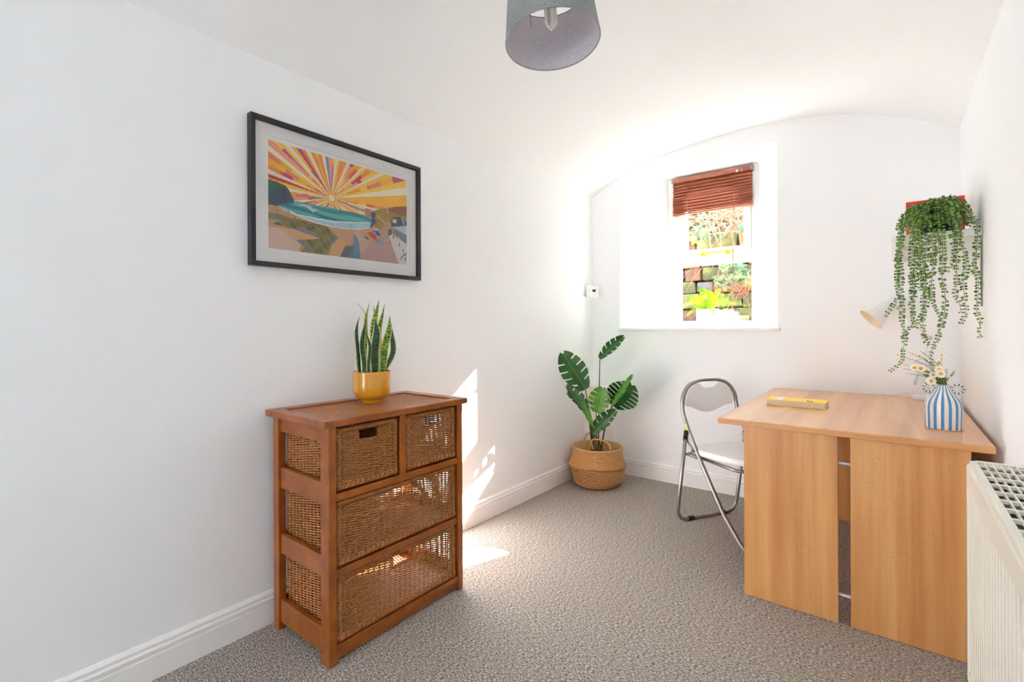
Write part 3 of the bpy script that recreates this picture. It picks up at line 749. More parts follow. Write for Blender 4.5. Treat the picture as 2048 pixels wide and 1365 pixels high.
    P([(-.01, .329), (.062, .331), (.145, .304), (.113, .279), (-.01, .281)], (132, 128, 70)); P([(-.01, .283), (.113, .281), (.10, .262), (-.01, .262)], (136, 140, 156))
    dune = [(.017, .23), (.145, .312), (.221, .307), (.364, .292), (.431, .21), (.395, .13), (.371, -.01), (.189, -.01), (.221, .051), (.167, .108), (.323, .159), (.145, .212)]
    s = inpoly(U, Vv, dune); b2 = nz(60, 44, 2.)
    C[s] = np.where((b2 > .3)[..., None], lin((156, 132, 84)), np.where((b2 < -.5)[..., None], lin((92, 104, 52)), lin((126, 122, 66))))[s]
    P([(.14, .215), (.3, .175), (.33, .16), (.30, .205), (.2, .235)], (134, 140, 158)); P([(.165, .11), (.2, .12), (.25, .06), (.215, .05)], (134, 140, 158))
    P([(.43, .21), (.39, .13), (.40, .11), (.445, .19)], (120, 132, 150)); P([(.4, .11), (.45, .19), (.55, .15), (.45, .0), (.38, .0)], (218, 168, 112))
    P([(.451, -.01), (.494, .123), (.551, .135), (.554, .274), (.59, .208), (.608, .118), (.605, -.01)], (96, 136, 160)); P([(.451, -.01), (.494, .123), (.551, .135), (.55, .06), (.5, .0)], (90, 100, 108))
    P([(.553, .284), (.596, .284), (.678, .189), (.608, .043), (.60, .12), (.59, .208)], (206, 178, 166))
    P([(.657, .299), (.698, .318), (.733, .278), (.73, .239), (.70, .25)], (206, 44, 36)); P([(.63, .26), (.66, .255), (.675, .235), (.66, .222)], (70, 96, 60))
    P([(.698, .337), (.747, .349), (.765, .295), (.726, .305)], (74, 124, 184)); P([(.705, .36), (.745, .37), (.75, .345), (.715, .345)], (230, 232, 236)); P([(.74, .34), (.766, .31), (.762, .285), (.735, .30)], (40, 50, 90))
    P([(.735, .26), (.80, .21), (.78, .195), (.72, .225)], (128, 150, 176))
    for u0, v0, c_ in ((.805, .235, (230, 180, 40)), (.835, .25, (236, 196, 40)), (.848, .235, (200, 60, 40)), (.90, .27, (240, 200, 60)), (.93, .22, (190, 60, 50)), (.965, .16, (220, 40, 40)), (.955, .08, (50, 60, 110)), (.985, .06, (40, 50, 90)), (.94, .06, (226, 130, 90)), (.99, .12, (50, 110, 140)), (.88, .30, (70, 90, 150)), (.975, .11, (60, 50, 50))):
        P([(u0-.006, v0), (u0, v0+.035), (u0+.007, v0), (u0, v0-.02)], c_)
    for u0, v0, l in ((.034, .395, .03), (.05, .355, .03), (.113, .372, .03), (.155, .325, .035), (.53, .335, .05)):
        P([(u0, v0-l/2), (u0+.003, v0-l/2), (u0+.003, v0+l/2), (u0, v0+l/2)], (90, 50, 40))
    C *= 1+.10*(rs.rand(nv, nu, 1)-.5)
    return np.clip(C, 0, 1)
nu, nv = 300, 186
cols = print_colours(nu, nv)
yy, zz = np.meshgrid(np.linspace(PY0, PY1, nu+1), np.linspace(PZ0, PZ1, nv+1))
Vp = np.stack([np.full(yy.size, XL+.0102), yy.ravel(), zz.ravel()], 1)
ii, jj = np.meshgrid(np.arange(nu), np.arange(nv)); base_i = jj*(nu+1)+ii
Fp = np.stack([base_i, base_i+1, base_i+nu+2, base_i+nu+1], -1).reshape(-1, 4)
me = bpy.data.meshes.new('print'); me.from_pydata((Vp-np.array(fp.location)).tolist(), [], Fp.tolist())
ca = me.color_attributes.new('print', 'FLOAT_COLOR', 'CORNER')
rgba = np.ones((nu*nv, 4)); rgba[:, :3] = cols.reshape(-1, 3)
ca.data.foreach_set('color', np.repeat(rgba, 4, 0).ravel())
me.materials.append(PRINT); o = bpy.data.objects.new('printed_sheet', me); COL.objects.link(o); o.parent = fp
o['label'] = 'sunburst over a bay with sand dunes and a beach road'

# ================================================================= thermostat
d = np.array([math.sqrt(.5), -math.sqrt(.5), 0]); s_ = np.array([math.sqrt(.5), math.sqrt(.5), 0]); c0 = np.array([-1.833, 3.345, 1.343])
th = thing('thermostat', 'white square wall thermostat fixed across the room corner', 'thermostat', tuple(c0))
def obox(m, c, e1, e2, w, d0, d1, z0, z1):
    V = [c+e1*a+e2*b+np.array([0, 0, zz_]) for a in (-w, w) for b in (d0, d1) for zz_ in (z0, z1)]
    m.add(V, [(0, 1, 3, 2), (4, 6, 7, 5), (0, 4, 5, 1), (2, 3, 7, 6), (0, 2, 6, 4), (1, 5, 7, 3)])
m = MB(); obox(m, c0, s_, d, .046, 0, .026, 0, .094); recalc(m.build('casing', WHITEP, th, bevel=.004))
m = MB(); obox(m, c0, s_, d, .036, .026, .0275, .008, .086); recalc(m.build('face_plate', WHITEP, th, bevel=.001))
m = MB(); obox(m, c0+s_*.012, s_, d, .013, .0275, .0283, .044, .062); recalc(m.build('display', LCD, th))
m = MB(); obox(m, c0-s_*.029, s_, d, .0012, .0275, .0283, .042, .066); recalc(m.build('slider', GREYM, th))
m = MB(); obox(m, c0-s_*.02, s_, d, .014, -.02, 0, .02, .075); recalc(m.build('corner_bracket', WHITEP, th))

# ================================================================= monstera in a seagrass basket
BC = np.array([-1.648, 3.08, 0.])
mo = thing('potted_monstera', 'artificial monstera in a belly-shaped seagrass basket in the room corner', 'plant', tuple(BC))
segs = 132
def bprof(pts, n):
    P = smooth_path([(r, 0, z) for r, z in pts], n); return [(p[0], p[2]) for p in P]
upper = bprof([(.196, .150), (.190, .168), (.179, .195), (.173, .225), (.174, .262)], 6)
lower = bprof([(.128, .004), (.155, .016), (.172, .045), (.184, .09), (.194, .140), (.199, .149)], 5)
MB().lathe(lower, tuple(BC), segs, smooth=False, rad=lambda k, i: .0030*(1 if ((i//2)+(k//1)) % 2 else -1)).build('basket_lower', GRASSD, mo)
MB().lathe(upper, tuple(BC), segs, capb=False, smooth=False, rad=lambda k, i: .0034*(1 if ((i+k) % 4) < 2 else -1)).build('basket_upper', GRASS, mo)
MB().lathe([(.174, .258), (.178, .266), (.176, .276), (.169, .277), (.164, .268), (.16, .2), (.15, .17)], tuple(BC), segs, capb=False, rad=lambda k, i: .0018*(1 if (i//2) % 2 else -1)).build('basket_rim', GRASS, mo)
MB().lathe([(.0, .20), (.163, .20)], tuple(BC), 32, capb=False).build('filling', SOIL, mo)
def handle(px, Yd):
    P = smooth_path([ony(x, y, Yd) for x, y in px], 8); t = np.linspace(0, 1, len(P))
    m = MB()
    for ph in (0, 2.09, 4.19):
        Q = P+.0035*np.stack([np.cos(t*60+ph), np.sin(t*60+ph), np.sin(t*60+ph)*.5], 1); m.tube(Q, .0034, 5)
    m.build('handle', GRASS, mo)
def c6(x, y): return (1100+x/4.015, 660+y/4.015)
handle([c6(348, 960), c6(332, 905), c6(345, 882), c6(385, 880), c6(440, 895), c6(475, 925), c6(487, 965)], 2.915)
handle([c6(266, 925), c6(272, 895), c6(285, 860), c6(300, 832), c6(322, 832), c6(345, 850), c6(355, 880)], 3.21)
def monstera(base, tip, wl, wr, Yb, Yt, tilt, nl, light, cup=.18, curl=0.0):
    b = ony(*c6(*base), Yb); t = ony(*c6(*tip), Yt)
    ax = t-b; L = np.linalg.norm(ax); ax /= L
    view = b-CAM; view /= np.linalg.norm(view)
    sd = np.cross(ax, view); sd /= np.linalg.norm(sd)      # screen-left / right across the blade
    nr = np.cross(sd, ax)
    sd2 = sd*math.cos(tilt)+nr*math.sin(tilt); nr = np.cross(sd2, ax); sd = sd2
    sc = np.linalg.norm(b-CAM)*.93/FPX/4.015
    mb = MB()
    def prof(q): return math.sin(math.pi*min(1, max(0, q*.965+.025)))**.5*(1-.24*q)
    for sign, wd in ((-1, wl*sc), (1, wr*sc)):
        # one continuous half blade; slits are cut from the margin towards the midrib
        nq = nl*8; slit = set()
        for k in range(1, nl): slit.add(k*8-(1 if sign < 0 else 3))
        gg = [0, .2, .42, .62, .82, 1.0]
        def P3(q, g):
            sweep = .16*g*(1-.4*q)                      # veins run forward from the midrib
            if q < .16: sweep -= .95*(.16-q)*g          # heart-shaped base
            wide = wd*prof(q)*g
            return b+ax*(q*.92+sweep*.75)*L+sd*sign*wide-nr*(cup*wide*g)-nr*curl*L*q*q
        def shift(i, g):
            d_ = .30/nq*max(0, g-.3)/.7
            return (-d_ if i in slit else (d_ if (i-1) in slit else 0))
        V = [P3(min(1, max(0, i/nq+shift(i, g))), g*(1-.05*(i in slit or (i-1) in slit)*(g > .9))) for i in range(nq+1) for g in gg]
        F = []
        for i in range(nq):
            for j in range(5):
                if i in slit and j >= 1+(i % 2): continue
                F.append((i*6+j, i*6+j+1, (i+1)*6+j+1, (i+1)*6+j))
        mb.add(V, F, 0, True)
    lf = mb.build('leaf', MONL if light else MON, mo)
    v = MB(); v.tube([b+ax*L*q-nr*curl*L*q*q-nr*.0015 for q in np.linspace(0, .95, 7)], np.linspace(.0028, .001, 7), 5)
    v.build('midrib', VEIN, lf)
    return b
LV = [((285, 480), (95, 172), 128, 128, 2.93, 2.80, .15, 5, 0, .12), ((400, 232), (602, 48), 40, 66, 3.05, 3.10, .1, 5, 0, .5),
      ((505, 612), (668, 432), 150, 150, 3.12, 3.06, -.1, 7, 0, .12), ((495, 612), (668, 352), 32, 28, 3.00, 2.98, .2, 5, 1, .6),
      ((372, 665), (425, 455), 100, 104, 3.0, 2.98, .1, 5, 1, .2), ((342, 838), (540, 640), 50, 84, 2.97, 2.97, .0, 5, 0, .3),
      ((305, 700), (122, 440), 88, 24, 2.98, 2.90, .0, 5, 0, .4), ((352, 790), (245, 522), 34, 30, 2.96, 2.97, .3, 5, 1, .7),
      ((300, 650), (130, 500), 66, 24, 3.0, 2.92, .1, 4, 0, .3)]
feet = [(-.03, 0), (.0, .02), (.03, 0), (.04, -.02), (.0, -.02), (.05, .0), (-.04, .01), (-.02, -.02), (-.05, .0)]
for k, a in enumerate(LV):
    b = monstera(*a)
    f0 = BC+np.array([feet[k][0]*.8, feet[k][1]*.8, .20])
    mid = (f0+b)/2+np.array([0, 0, .05]); mid[:2] = f0[:2]*.52+b[:2]*.48
    m = MB(); P = smooth_path([f0, f0*.6+mid*.4+np.array([0, 0, .02]), mid, b], 5); m.tube(P, np.linspace(.0058, .0032, len(P)), 6); m.build('stem', STEM, mo)

# ================================================================= folding chair
FD = np.array([.848, -.53, 0]); WD = np.array([.53, .848, 0]); CC = np.array([-.825, 2.916, 0])
chr_ = thing('folding_chair', 'white padded folding chair with grey tubular metal frame at the desk', 'chair', tuple(CC+FD*.2))
def cp(a, w, z): return CC+FD*a+WD*w+np.array([0, 0, z])
R_ = .0105
P = [cp(.455, 0, R_), cp(.455, -.195, R_), cp(.30, -.195, .165), cp(.12, -.195, .42), cp(.02, -.195, .585), cp(-.006, -.195, .66), cp(-.012, -.185, .725), cp(-.018, -.14, .782), cp(-.02, -.07, .805), cp(-.02, 0, .808)]
half = fillet(P[:3], .075, 8); rest = smooth_path(P[2:], 5)
hp = np.concatenate([half[:-1], rest]); mir = np.array([p-2*((p-CC)@WD)*WD for p in hp[::-1]])
m = MB(); m.tube(np.concatenate([hp, mir[1:-1]]), R_, 12, closed=True); m.build('back_frame', CHROME, chr_)
P = [cp(.048, -.214, .512), cp(.040, -.214, .486), cp(-.028, -.214, .03), cp(-.034, -.2, R_), cp(-.034, 0, R_)]
hp = fillet([cp(.042, -.214, .51), cp(-.036, -.214, R_), cp(-.036, 0, R_)], .085, 10); mir = np.array([p-2*((p-CC)@WD)*WD for p in hp[::-1]])
m = MB(); m.tube(np.concatenate([hp, mir[1:]]), R_, 12); m.build('rear_leg_frame', CHROME, chr_)
for s in (-1, 1):
    m = MB(); m.tube([cp(.040, .214*s, .495), cp(.047, .214*s, .54)], [.0135, .0115], 10); m.build('leg_cap', BLACKP, chr_)
    m = MB(); m.tube([cp(.038, .205*s, .487), cp(.098, .207*s, .437)], .006, 6); m.tube([cp(.098, .197*s, .437), cp(.098, .219*s, .437)], .008, 8); m.tube([cp(.038, .197*s, .487), cp(.038, .226*s, .487)], .007, 8)
    m.build('hinge_link', CHROME, chr_)
    for aa, ww in ((-.036, .115), (.455, .115)):
        m = MB(); m.tube([cp(aa, ww*s-.02, R_), cp(aa, ww*s+.02, R_)], .0128, 10); m.build('foot_grip', BLACKP, chr_)
    m = MB(); m.tube([cp(.02, .200*s, .405), cp(.12, .185*s, .400)], .008, 8); m.build('seat_bracket', CHROME, chr_)
m = MB(); hp = fillet([cp(.03, -.178, .405), cp(.40, -.178, .400), cp(.40, .178, .400), cp(.03, .178, .405)], .07, 8); m.tube(hp, .009, 10); m.build('seat_frame', CHROME, chr_)
def pad(name, outline, f, th_, mt, nb=5):
    # outline: 2-D closed curve; f maps (u, v, depth) to the world; rounded edge
    O = np.array(outline); c = O.mean(0); m = MB(); rings = []
    for k in range(nb*2+1):
        a = math.pi*(k/(nb*2)-.5); sc = 1-.012/np.linalg.norm(O-c, axis=1)*(1-math.cos(a))
        rings.append([f(*(c+(p-c)*s), math.sin(a)*th_/2) for p, s in zip(O, sc)])
    V = [p for r in rings for p in r]; n = len(O); F = []
    for k in range(nb*2): F += [(k*n+i, k*n+(i+1) % n, (k+1)*n+(i+1) % n, (k+1)*n+i) for i in range(n)]
    b0 = len(V); 
    for (ring, dep) in ((0, -1), (nb*2, 1)):
        for s in (.6, .25):
            idx = len(V)
            V += [f(*(c+(p-c)*s), dep*th_/2*(1+.12*(1-s))) for p in O]
            prev = ring*n if s == .6 else idx-n
            F += [(prev+i, prev+(i+1) % n, idx+(i+1) % n, idx+i) for i in range(n)]
        F.append(tuple(range(len(V)-n, len(V))))
    m.add(V, F, 0, True); return recalc(m.build(name, mt, chr_))
so_ = []
for k in range(40):
    a = 2*math.pi*k/40; e = 3.6; cx, sy = math.cos(a), math.sin(a)
    so_.append((.215+.215*math.copysign(abs(cx)**(2/e), cx), .192*math.copysign(abs(sy)**(2/e), sy)*(1-.08*math.copysign(abs(cx)**(2/e), cx))))
pad('seat_pad', so_, lambda u, v, d_: cp(u, v, .428+.012*(u/.43)+d_), .034, VINYL)
bo = []
top = [(-.168, .662), (-.176, .69), (-.172, .722), (-.150, .757), (-.12, .779), (-.085, .792), (-.066, .788), (-.05, .772), (-.03, .766), (0, .765), (.03, .766), (.05, .772), (.066, .788), (.085, .792), (.12, .779), (.150, .757), (.172, .722), (.176, .69), (.168, .662)]
bot = [(.12, .655), (.08, .636), (.04, .622), (0, .618), (-.04, .622), (-.08, .636), (-.12, .655)]
pad('back_pad', top+bot, lambda u, v, d_: cp(-.010-.025*math.cos(u/.18*1.3)+d_+.004, u, v), .024, VINYL)
q0 = cp(.058, -.195-.0095, .53); dd = cp(.033, -.195-.0095, .57)-q0
ux = dd; nx_ = -WD; uy = np.cross(ux, nx_); uy /= np.linalg.norm(uy)
m = MB(); m.add([q0-uy*.007-WD*.0022, q0+uy*.007-WD*.0022, q0+ux+uy*.007-WD*.0022, q0+ux-uy*.007-WD*.0022, q0-uy*.007-WD*.001, q0+uy*.007-WD*.001, q0+ux+uy*.007-WD*.001, q0+ux-uy*.007-WD*.001],
    [(0, 1, 2, 3), (7, 6, 5, 4), (0, 4, 5, 1), (1, 5, 6, 2), (2, 6, 7, 3), (3, 7, 4, 0)]); m.build('warning_sticker', STICK, chr_)

# ================================================================= desk
DT = .729
dk = thing('desk', 'beech laminate desk with slotted end panels standing against the side wall', 'desk', (-.16, 2.8, 0))
m = MB().box(-.585, .262, 2.163, 3.422, DT-.024, DT); m.build('desk_top', BEECHY, dk, bevel=.005)
box(-.580, .258, 2.1618, 2.1632, DT-.021, DT-.003).build('edge_band', BEECHX, dk)
for yy in (2.183, 3.352):
    for x0, x1 in ((-.486, -.161), (-.122, .205)):
        box(x0, x1, yy, yy+.018, 0.002, DT-.024).build('end_board', BEECHZ, dk, bevel=.0008)
    for zz_ in (.096, .596):
        m = MB(); m.tube([(-.40, yy+.035, zz_), (.12, yy+.035, zz_)], .0085, 10); m.build('cross_bar', SILVER, dk)
box(.185, .203, 2.201, 3.352, .30, DT-.024).build('modesty_panel', BEECHZ, dk)

# ================================================================= radiator
rd = thing('radiator', 'cream panel radiator with slotted top grille on the side wall', 'radiator', (.22, 1.3, 0))
RX0, RX1, RY0, RY1, RZ0, RZ1 = .163, .279, .62, 1.845, .13, .745
n = 33; pts = []
ycur = RY0+.012
per = (RY1-RY0-.024)/n
for k in range(n):
    y = ycur+k*per
    pts += [(y, 0), (y+per*.52, 0), (y+per*.62, .0075), (y+per*.9, .0075)]
pts.append((RY1-.012, 0))
m = MB(); V = []
for z in (RZ0+.02, RZ1-.07):
    for y, dep in pts: V.append((RX0+.004+dep, y, z))
nn = len(pts); m.add(V, [(i, i+1, nn+i+1, nn+i) for i in range(nn-1)])
m.box(RX0+.012, RX0+.02, RY0+.005, RY1-.005, RZ0, RZ1-.03)
m.build('fluted_panel', CREAM, rd)
m = MB(); m.box(RX0, RX0+.016, RY0, RY1, RZ1-.075, RZ1-.012); m.box(RX0, RX0+.016, RY0, RY1, RZ0, RZ0+.03); m.box(RX0, RX0+.014, RY1-.012, RY1, RZ0, RZ1-.02); m.box(RX0, RX0+.014, RY0, RY0+.012, RZ0, RZ1-.02)
m.build('panel_border', CREAM, rd, bevel=.005)
m = MB(); m.box(RX1-.014, RX1, RY0, RY1, RZ0, RZ1-.012); m.build('rear_panel', CREAM, rd)
for y0, y1 in ((RY0, RY0+.004), (RY1-.004, RY1)): box(RX0+.004, RX1, y0, y1, RZ0+.03, RZ1-.008).build('end_panel', CREAM, rd)
box(RX0+.03, RX1-.02, RY0+.02, RY1-.02, RZ0+.05, RZ1-.045).build('convector_fins', DARKIN, rd)
m = MB()
m.box(RX0+.006, RX0+.020, RY0, RY1, RZ1-.012, RZ1); m.box(RX1-.008, RX1, RY0, RY1, RZ1-.012, RZ1)
m.box(RX0+.006, RX1, RY0, RY0+.018, RZ1-.012, RZ1); m.box(RX0+.006, RX1, RY1-.018, RY1, RZ1-.012, RZ1)
m.build('grille_frame', CREAM, rd, bevel=.002)
gx_ = np.arange(RX0+.020+.0125, RX1-.012, .0152)
for x in gx_: box(x, x+.0032, RY0+.018, RY1-.018, RZ1-.008, RZ1-.0015).build('grille_bar', CREAM, rd)
for y in np.arange(RY0+.05, RY1-.05, .066): box(RX0+.020, RX1-.008, y, y+.010, RZ1-.009, RZ1-.0012).build('grille_cross_bar', CREAM, rd)
for yy in (RY0+.03, RY1-.03):
    m = MB(); m.tube([(RX0+.06, yy, 0), (RX0+.06, yy, RZ0+.06)], .0075, 10); m.build('feed_pipe', CREAM, rd)

# ================================================================= shelf and what stands on it
SZ = 1.500
sh = thing('wall_shelf', 'white bracketed shelf on the side wall above the desk', 'shelf', (.283, 3.0, 1.47))
box(.0, .281, 2.62, 3.40, SZ-.028, SZ).build('shelf_board', WHITEP, sh, bevel=.007, bseg=3)
for yy in (2.80, 3.25):
    m = MB(); m.prism([(.282, SZ-.028), (.282, SZ-.17), (.262, SZ-.17), (.235, SZ-.075), (.03, SZ-.045), (.03, SZ-.028)], 1, yy, yy+.03)
    recalc(m.build('shelf_bracket', WHITEP, sh, bevel=.003))
box(.012, .03, 2.66, 3.38, SZ-.06, SZ-.028).build('front_lip', WHITEP, sh, bevel=.003)
mp_ = thing('hanging_panel', 'thin white panel with grey metal edge hanging flat below the shelf', 'panel', (.28, 2.7, 1.19))
box(.2775, .2825, 2.642, 2.76, 1.195, 1.468).build('panel_sheet', WHITEP, mp_)
m = MB(); m.box(.2765, .2825, 2.638, 2.642, 1.193, 1.47); m.box(.2765, .2825, 2.76, 2.763, 1.193, 1.47); m.build('metal_edge', GREYM, mp_)

rf = thing('red_framed_picture', 'small red-framed picture standing behind the trailing plant on the shelf', 'picture', (.16, 2.98, SZ))
ra, rb, rc, rdz = .056, .262, SZ, 1.704; yf = 2.975
for a in ((ra, rb, rc, rc+.014), (ra, rb, rdz-.014, rdz), (ra, ra+.014, rc+.014, rdz-.014), (rb-.014, rb, rc+.014, rdz-.014)):
    box(a[0], a[1], yf, yf+.022, a[2], a[3]).build('frame_rail', RED, rf, bevel=.001)
box(ra+.012, rb-.012, yf+.008, yf+.012, rc+.012, rdz-.012).build('picture_sheet', LINEN, rf)
for x0, x1, z0, z1, mt_ in ((.02, .05, .07, .045, VDARK), (.03, .06, .10, .075, VDARK), (.06, .09, .06, .03, PETAL), (.02, .035, .04, .028, PETAL)):
    box(ra+x0, ra+x1, yf+.0065, yf+.008, rdz-z0, rdz-z1).build('printed_shape', mt_, rf)

tp = thing('trailing_plant', 'trailing button-leaf plant in a dark pot spilling over the shelf end', 'plant', (.155, 2.74, SZ))
TPC = (.155, 2.745, SZ)
MB().lathe([(.0, 0), (.05, 0), (.066, .09), (.068, .10), (.062, .10), (.058, .085), (.0, .08)], TPC, 32, capb=False).build('pot', BLACKP, tp)
def button_leaf(m, p, d, nrm, L, W):
    s = np.cross(nrm, d); s /= np.linalg.norm(s)+1e-9
    o = [(0, 0), (.3, .42), (.62, .5), (.88, .3), (1, 0), (.88, -.3), (.62, -.5), (.3, -.42)]
    V = [p+d*L*a+s*W*b for a, b in o]+[p+d*L*.55+nrm*W*.16]
    m.add(V, [(i, (i+1) % 8, 8) for i in range(8)], 0, True)
def strand(P, size=1.0, seedv=0, pairs=.0125):
    R = random.Random(seedv); P = np.asarray(P)
    seg = np.linalg.norm(np.diff(P, axis=0), axis=1); cum = np.concatenate([[0], np.cumsum(seg)])
    st = MB(); st.tube(P, np.linspace(.0011, .0007, len(P)), 4, caps=False)
    so = st.build('strand', VSTEM, tp)
    m = MB(); s = .006
    while s < cum[-1]:
        k = min(int(np.searchsorted(cum, s)), len(P)-1); k = max(k, 1)
        f = (s-cum[k-1])/(seg[k-1]+1e-9); p = P[k-1]*(1-f)+P[k]*f; t = (P[k]-P[k-1])/(seg[k-1]+1e-9)
        tw = R.gauss(0, .35)+.6*math.sin(s*16+seedv)
        e = np.array([math.cos(tw), math.sin(tw), 0]); e -= t*(e@t); e /= np.linalg.norm(e)+1e-9
        nr = np.cross(t, e); 
        if nr[1] > 0: nr = -nr
        sz = size*(1-.35*max(0, s/cum[-1]-.6)/.4)*R.uniform(.8, 1.12)
        for sg in (-1, 1):
            if R.random() < .06: continue
            dd = e*sg+t*.15+np.array([0, R.uniform(-.3, .3), R.uniform(-.3, .1)]); dd /= np.linalg.norm(dd)
            n2 = nr+np.array([R.uniform(-.5, .5), 0, R.uniform(-.2, .7)]); n2 -= dd*(n2@dd); n2 /= np.linalg.norm(n2)
            button_leaf(m, p+e*sg*.001+t*R.uniform(-.003, .003), dd, n2, .0132*sz, .0112*sz)
        s += pairs*R.uniform(.85, 1.2)
    m.build('strand_leaves', BUTTON, so)
vc = lambda x, y: (1700+x/3.9, 370+y/3.9)
SS = [
 [(1807, 470), (1800, 493), (1801, 549), (1802.5, 590), (1805, 616), (1804, 642), (1810, 672), (1806, 703), (1803, 724), (1780, 743)],
 [(1799, 490), (1795, 529), (1794, 570), (1796, 593), (1782, 616), (1767, 634)],
 [(1826, 475), (1823, 529), (1825, 575), (1823, 613), (1826, 642), (1810, 670), (1800, 678)],
 [vc(510, 400), vc(512, 640), vc(500, 800), vc(490, 1000), vc(500, 1080), vc(470, 1110)],
 [vc(560, 400), vc(565, 600), vc(575, 750), vc(570, 900), vc(560, 1000), vc(530, 1080), vc(510, 1120)],
 [vc(600, 400), vc(590, 620), vc(592, 780), vc(600, 900), vc(575, 1000), vc(570, 1130), vc(590, 1220), vc(640, 1250)],
 [vc(640, 400), vc(650, 600), vc(635, 800), vc(650, 920), vc(700, 1030)],
 [vc(715, 380), vc(725, 560), vc(718, 740), vc(740, 840), vc(742, 960), vc(720, 1060), vc(690, 1180), vc(650, 1270), (1862, 710), (1864, 733)],
 [vc(800, 400), vc(815, 500), vc(800, 600), vc(765, 670)],
 [vc(840, 400), vc(830, 620), vc(835, 760), vc(820, 860), vc(855, 930), vc(865, 1000)],
 [vc(855, 360), vc(880, 500), vc(910, 640), vc(885, 760), vc(895, 900), vc(905, 990), vc(860, 1090)],
 [vc(995, 380), vc(985, 540), vc(965, 640), vc(1000, 720), vc(1000, 850), vc(985, 980), vc(1020, 1060), vc(1005, 1130), vc(1015, 1200)],
 [vc(545, 400), vc(540, 560), vc(545, 700), vc(550, 820)], [vc(400, 380), vc(380, 480), vc(375, 560), vc(385, 700)], [vc(680, 400), vc(690, 480), vc(650, 560), vc(640, 640)]]
for k, px in enumerate(SS):
    Yk = 2.585+.012*math.sin(k*2.3)
    hang = [ony(x, y, Yk) for x, y in px]
    top = hang[0]
    a0 = np.array([TPC[0]+(top[0]-TPC[0])*.3, TPC[1]-.03, SZ+.10])
    a1 = np.array([TPC[0]+(top[0]-TPC[0])*.65, TPC[1]-.085, SZ+.105+.01*math.sin(k*5)])
    a2 = np.array([top[0]*.93+TPC[0]*.07, Yk+.012, max(SZ+.03, top[2]+.02)])
    strand(smooth_path([a0, a1, a2]+hang, 5), 1.0, k)
R = random.Random(21)
for k in range(58):
    a = R.uniform(-math.pi, 0) if k % 5 else R.uniform(0, math.pi)
    rad = R.uniform(.05, .15); hh = R.uniform(.06, .13)
    q = [np.array([TPC[0]+math.cos(a)*rad*f*(.95 if math.cos(a) < 0 else .72), TPC[1]+math.sin(a)*rad*f, SZ+.09+z]) for f, z in ((.15, 0), (.45, hh*.45), (.75, hh*.32), (1.0, -.01-.02*R.random()), (1.06, -.055))]
    for p in q: p[0] = min(p[0], .268); p[2] = max(p[2], SZ+.012 if p[1] > 2.60 else 1.40)
    strand(smooth_path(q, 4), R.uniform(.8, 1.1), 100+k, .0105)

# ================================================================= desk lamp
LY = 3.335
lp = thing('desk_lamp', 'white adjustable desk lamp with flared cone shade at the wall end of the desk', 'lamp', (.150, LY, DT))
LC = np.array([.150, LY, DT])
MB().lathe([(.062, 0), (.064, .003), (.064, .018), (.060, .022), (.0, .023)], tuple(LC), 40).build('lamp_base', WHITEP, lp)
m = MB(); m.tube([LC+[0, 0, .02], LC+[-.006, 0, .09]], .009, 10); m.build('lamp_post', WHITEP, lp)
e0, e1 = ony(1829, 770, LY-.01), ony(1860, 676, LY-.02); e2 = ony(1788, 613, LY-.02)
m = MB(); m.tube([e0, e1], .0065, 8); m.build('lower_arm', WHITEP, lp)
m = MB(); m.tube([e1, e2*.97+e1*.03], .0052, 8); m.build('upper_arm', WHITEP, lp)
m = MB(); m.tube([LC+[-.016, -.012, .085], LC+[.006, .012, .085]], .007, 8); m.tube([e1+[0, -.014, 0], e1+[0, .014, 0]], .011, 10); m.tube([e2+[.02, -.014, -.01], e2+[.02, .014, -.01]], .011, 10); m.build('joint', SILVER, lp)
m = MB(); m.tube([e1+[-.035, 0, .02], e1+[-.005, 0, -.004]], .004, 6); m.build('tension_spring', CORD, lp)
mc = ony(1743, 639, LY-.05); bk = ony(1794, 600, LY-.01); axd = bk-mc; LL = np.linalg.norm(axd); axd /= LL
mc = mc-axd*.004
u_ = np.cross(axd, [0, 0, 1.]); u_ /= np.linalg.norm(u_); v_ = np.cross(axd, u_)
def cone(prof):
    V = []; sg = 40
    for t, r in prof:
        for i in range(sg):
            a = 2*math.pi*i/sg; V.append(mc+axd*t+u_*r*math.cos(a)+v_*r*math.sin(a))
    return V, [(k*sg+i, k*sg+(i+1) % sg, (k+1)*sg+(i+1) % sg, (k+1)*sg+i) for k in range(len(prof)-1) for i in range(sg)]
po = [(0, .068), (.02, .058), (.05, .046), (.09, .036), (.13, .031), (.155, .028), (.16, .02), (.16, .001)]
m = MB(); V, F = cone(po); m.add(V, F, 0, True); lo_ = m.build('lamp_shade', WHITEP, lp)
m = MB(); V, F = cone([(t+.0005, max(.0005, r-.0012)) for t, r in po[:-2]]); m.add(V, F, 0, True); m.build('shade_lining', LAMPIN, lo_)
m = MB(); V, F = cone([(.05, .001), (.052, .018), (.075, .02), (.11, .012), (.15, .012)]); m.add(V, F, 0, True); m.build('bulb', TUBEG, lp)
m = MB(); P = [LC+[-.06, .0, .012], ony(1815, 786, 3.36), ony(1790, 790, 3.39), ony(1767, 789.5, 3.405), np.array([ony(1765, 790, 3.41)[0], 3.415, DT+.004])]
for p in P[1:4]: p[2] = max(p[2], DT+.004)
m.tube(smooth_path(P, 6), .0026, 6); m.build('power_cable', WHITEP, lp)

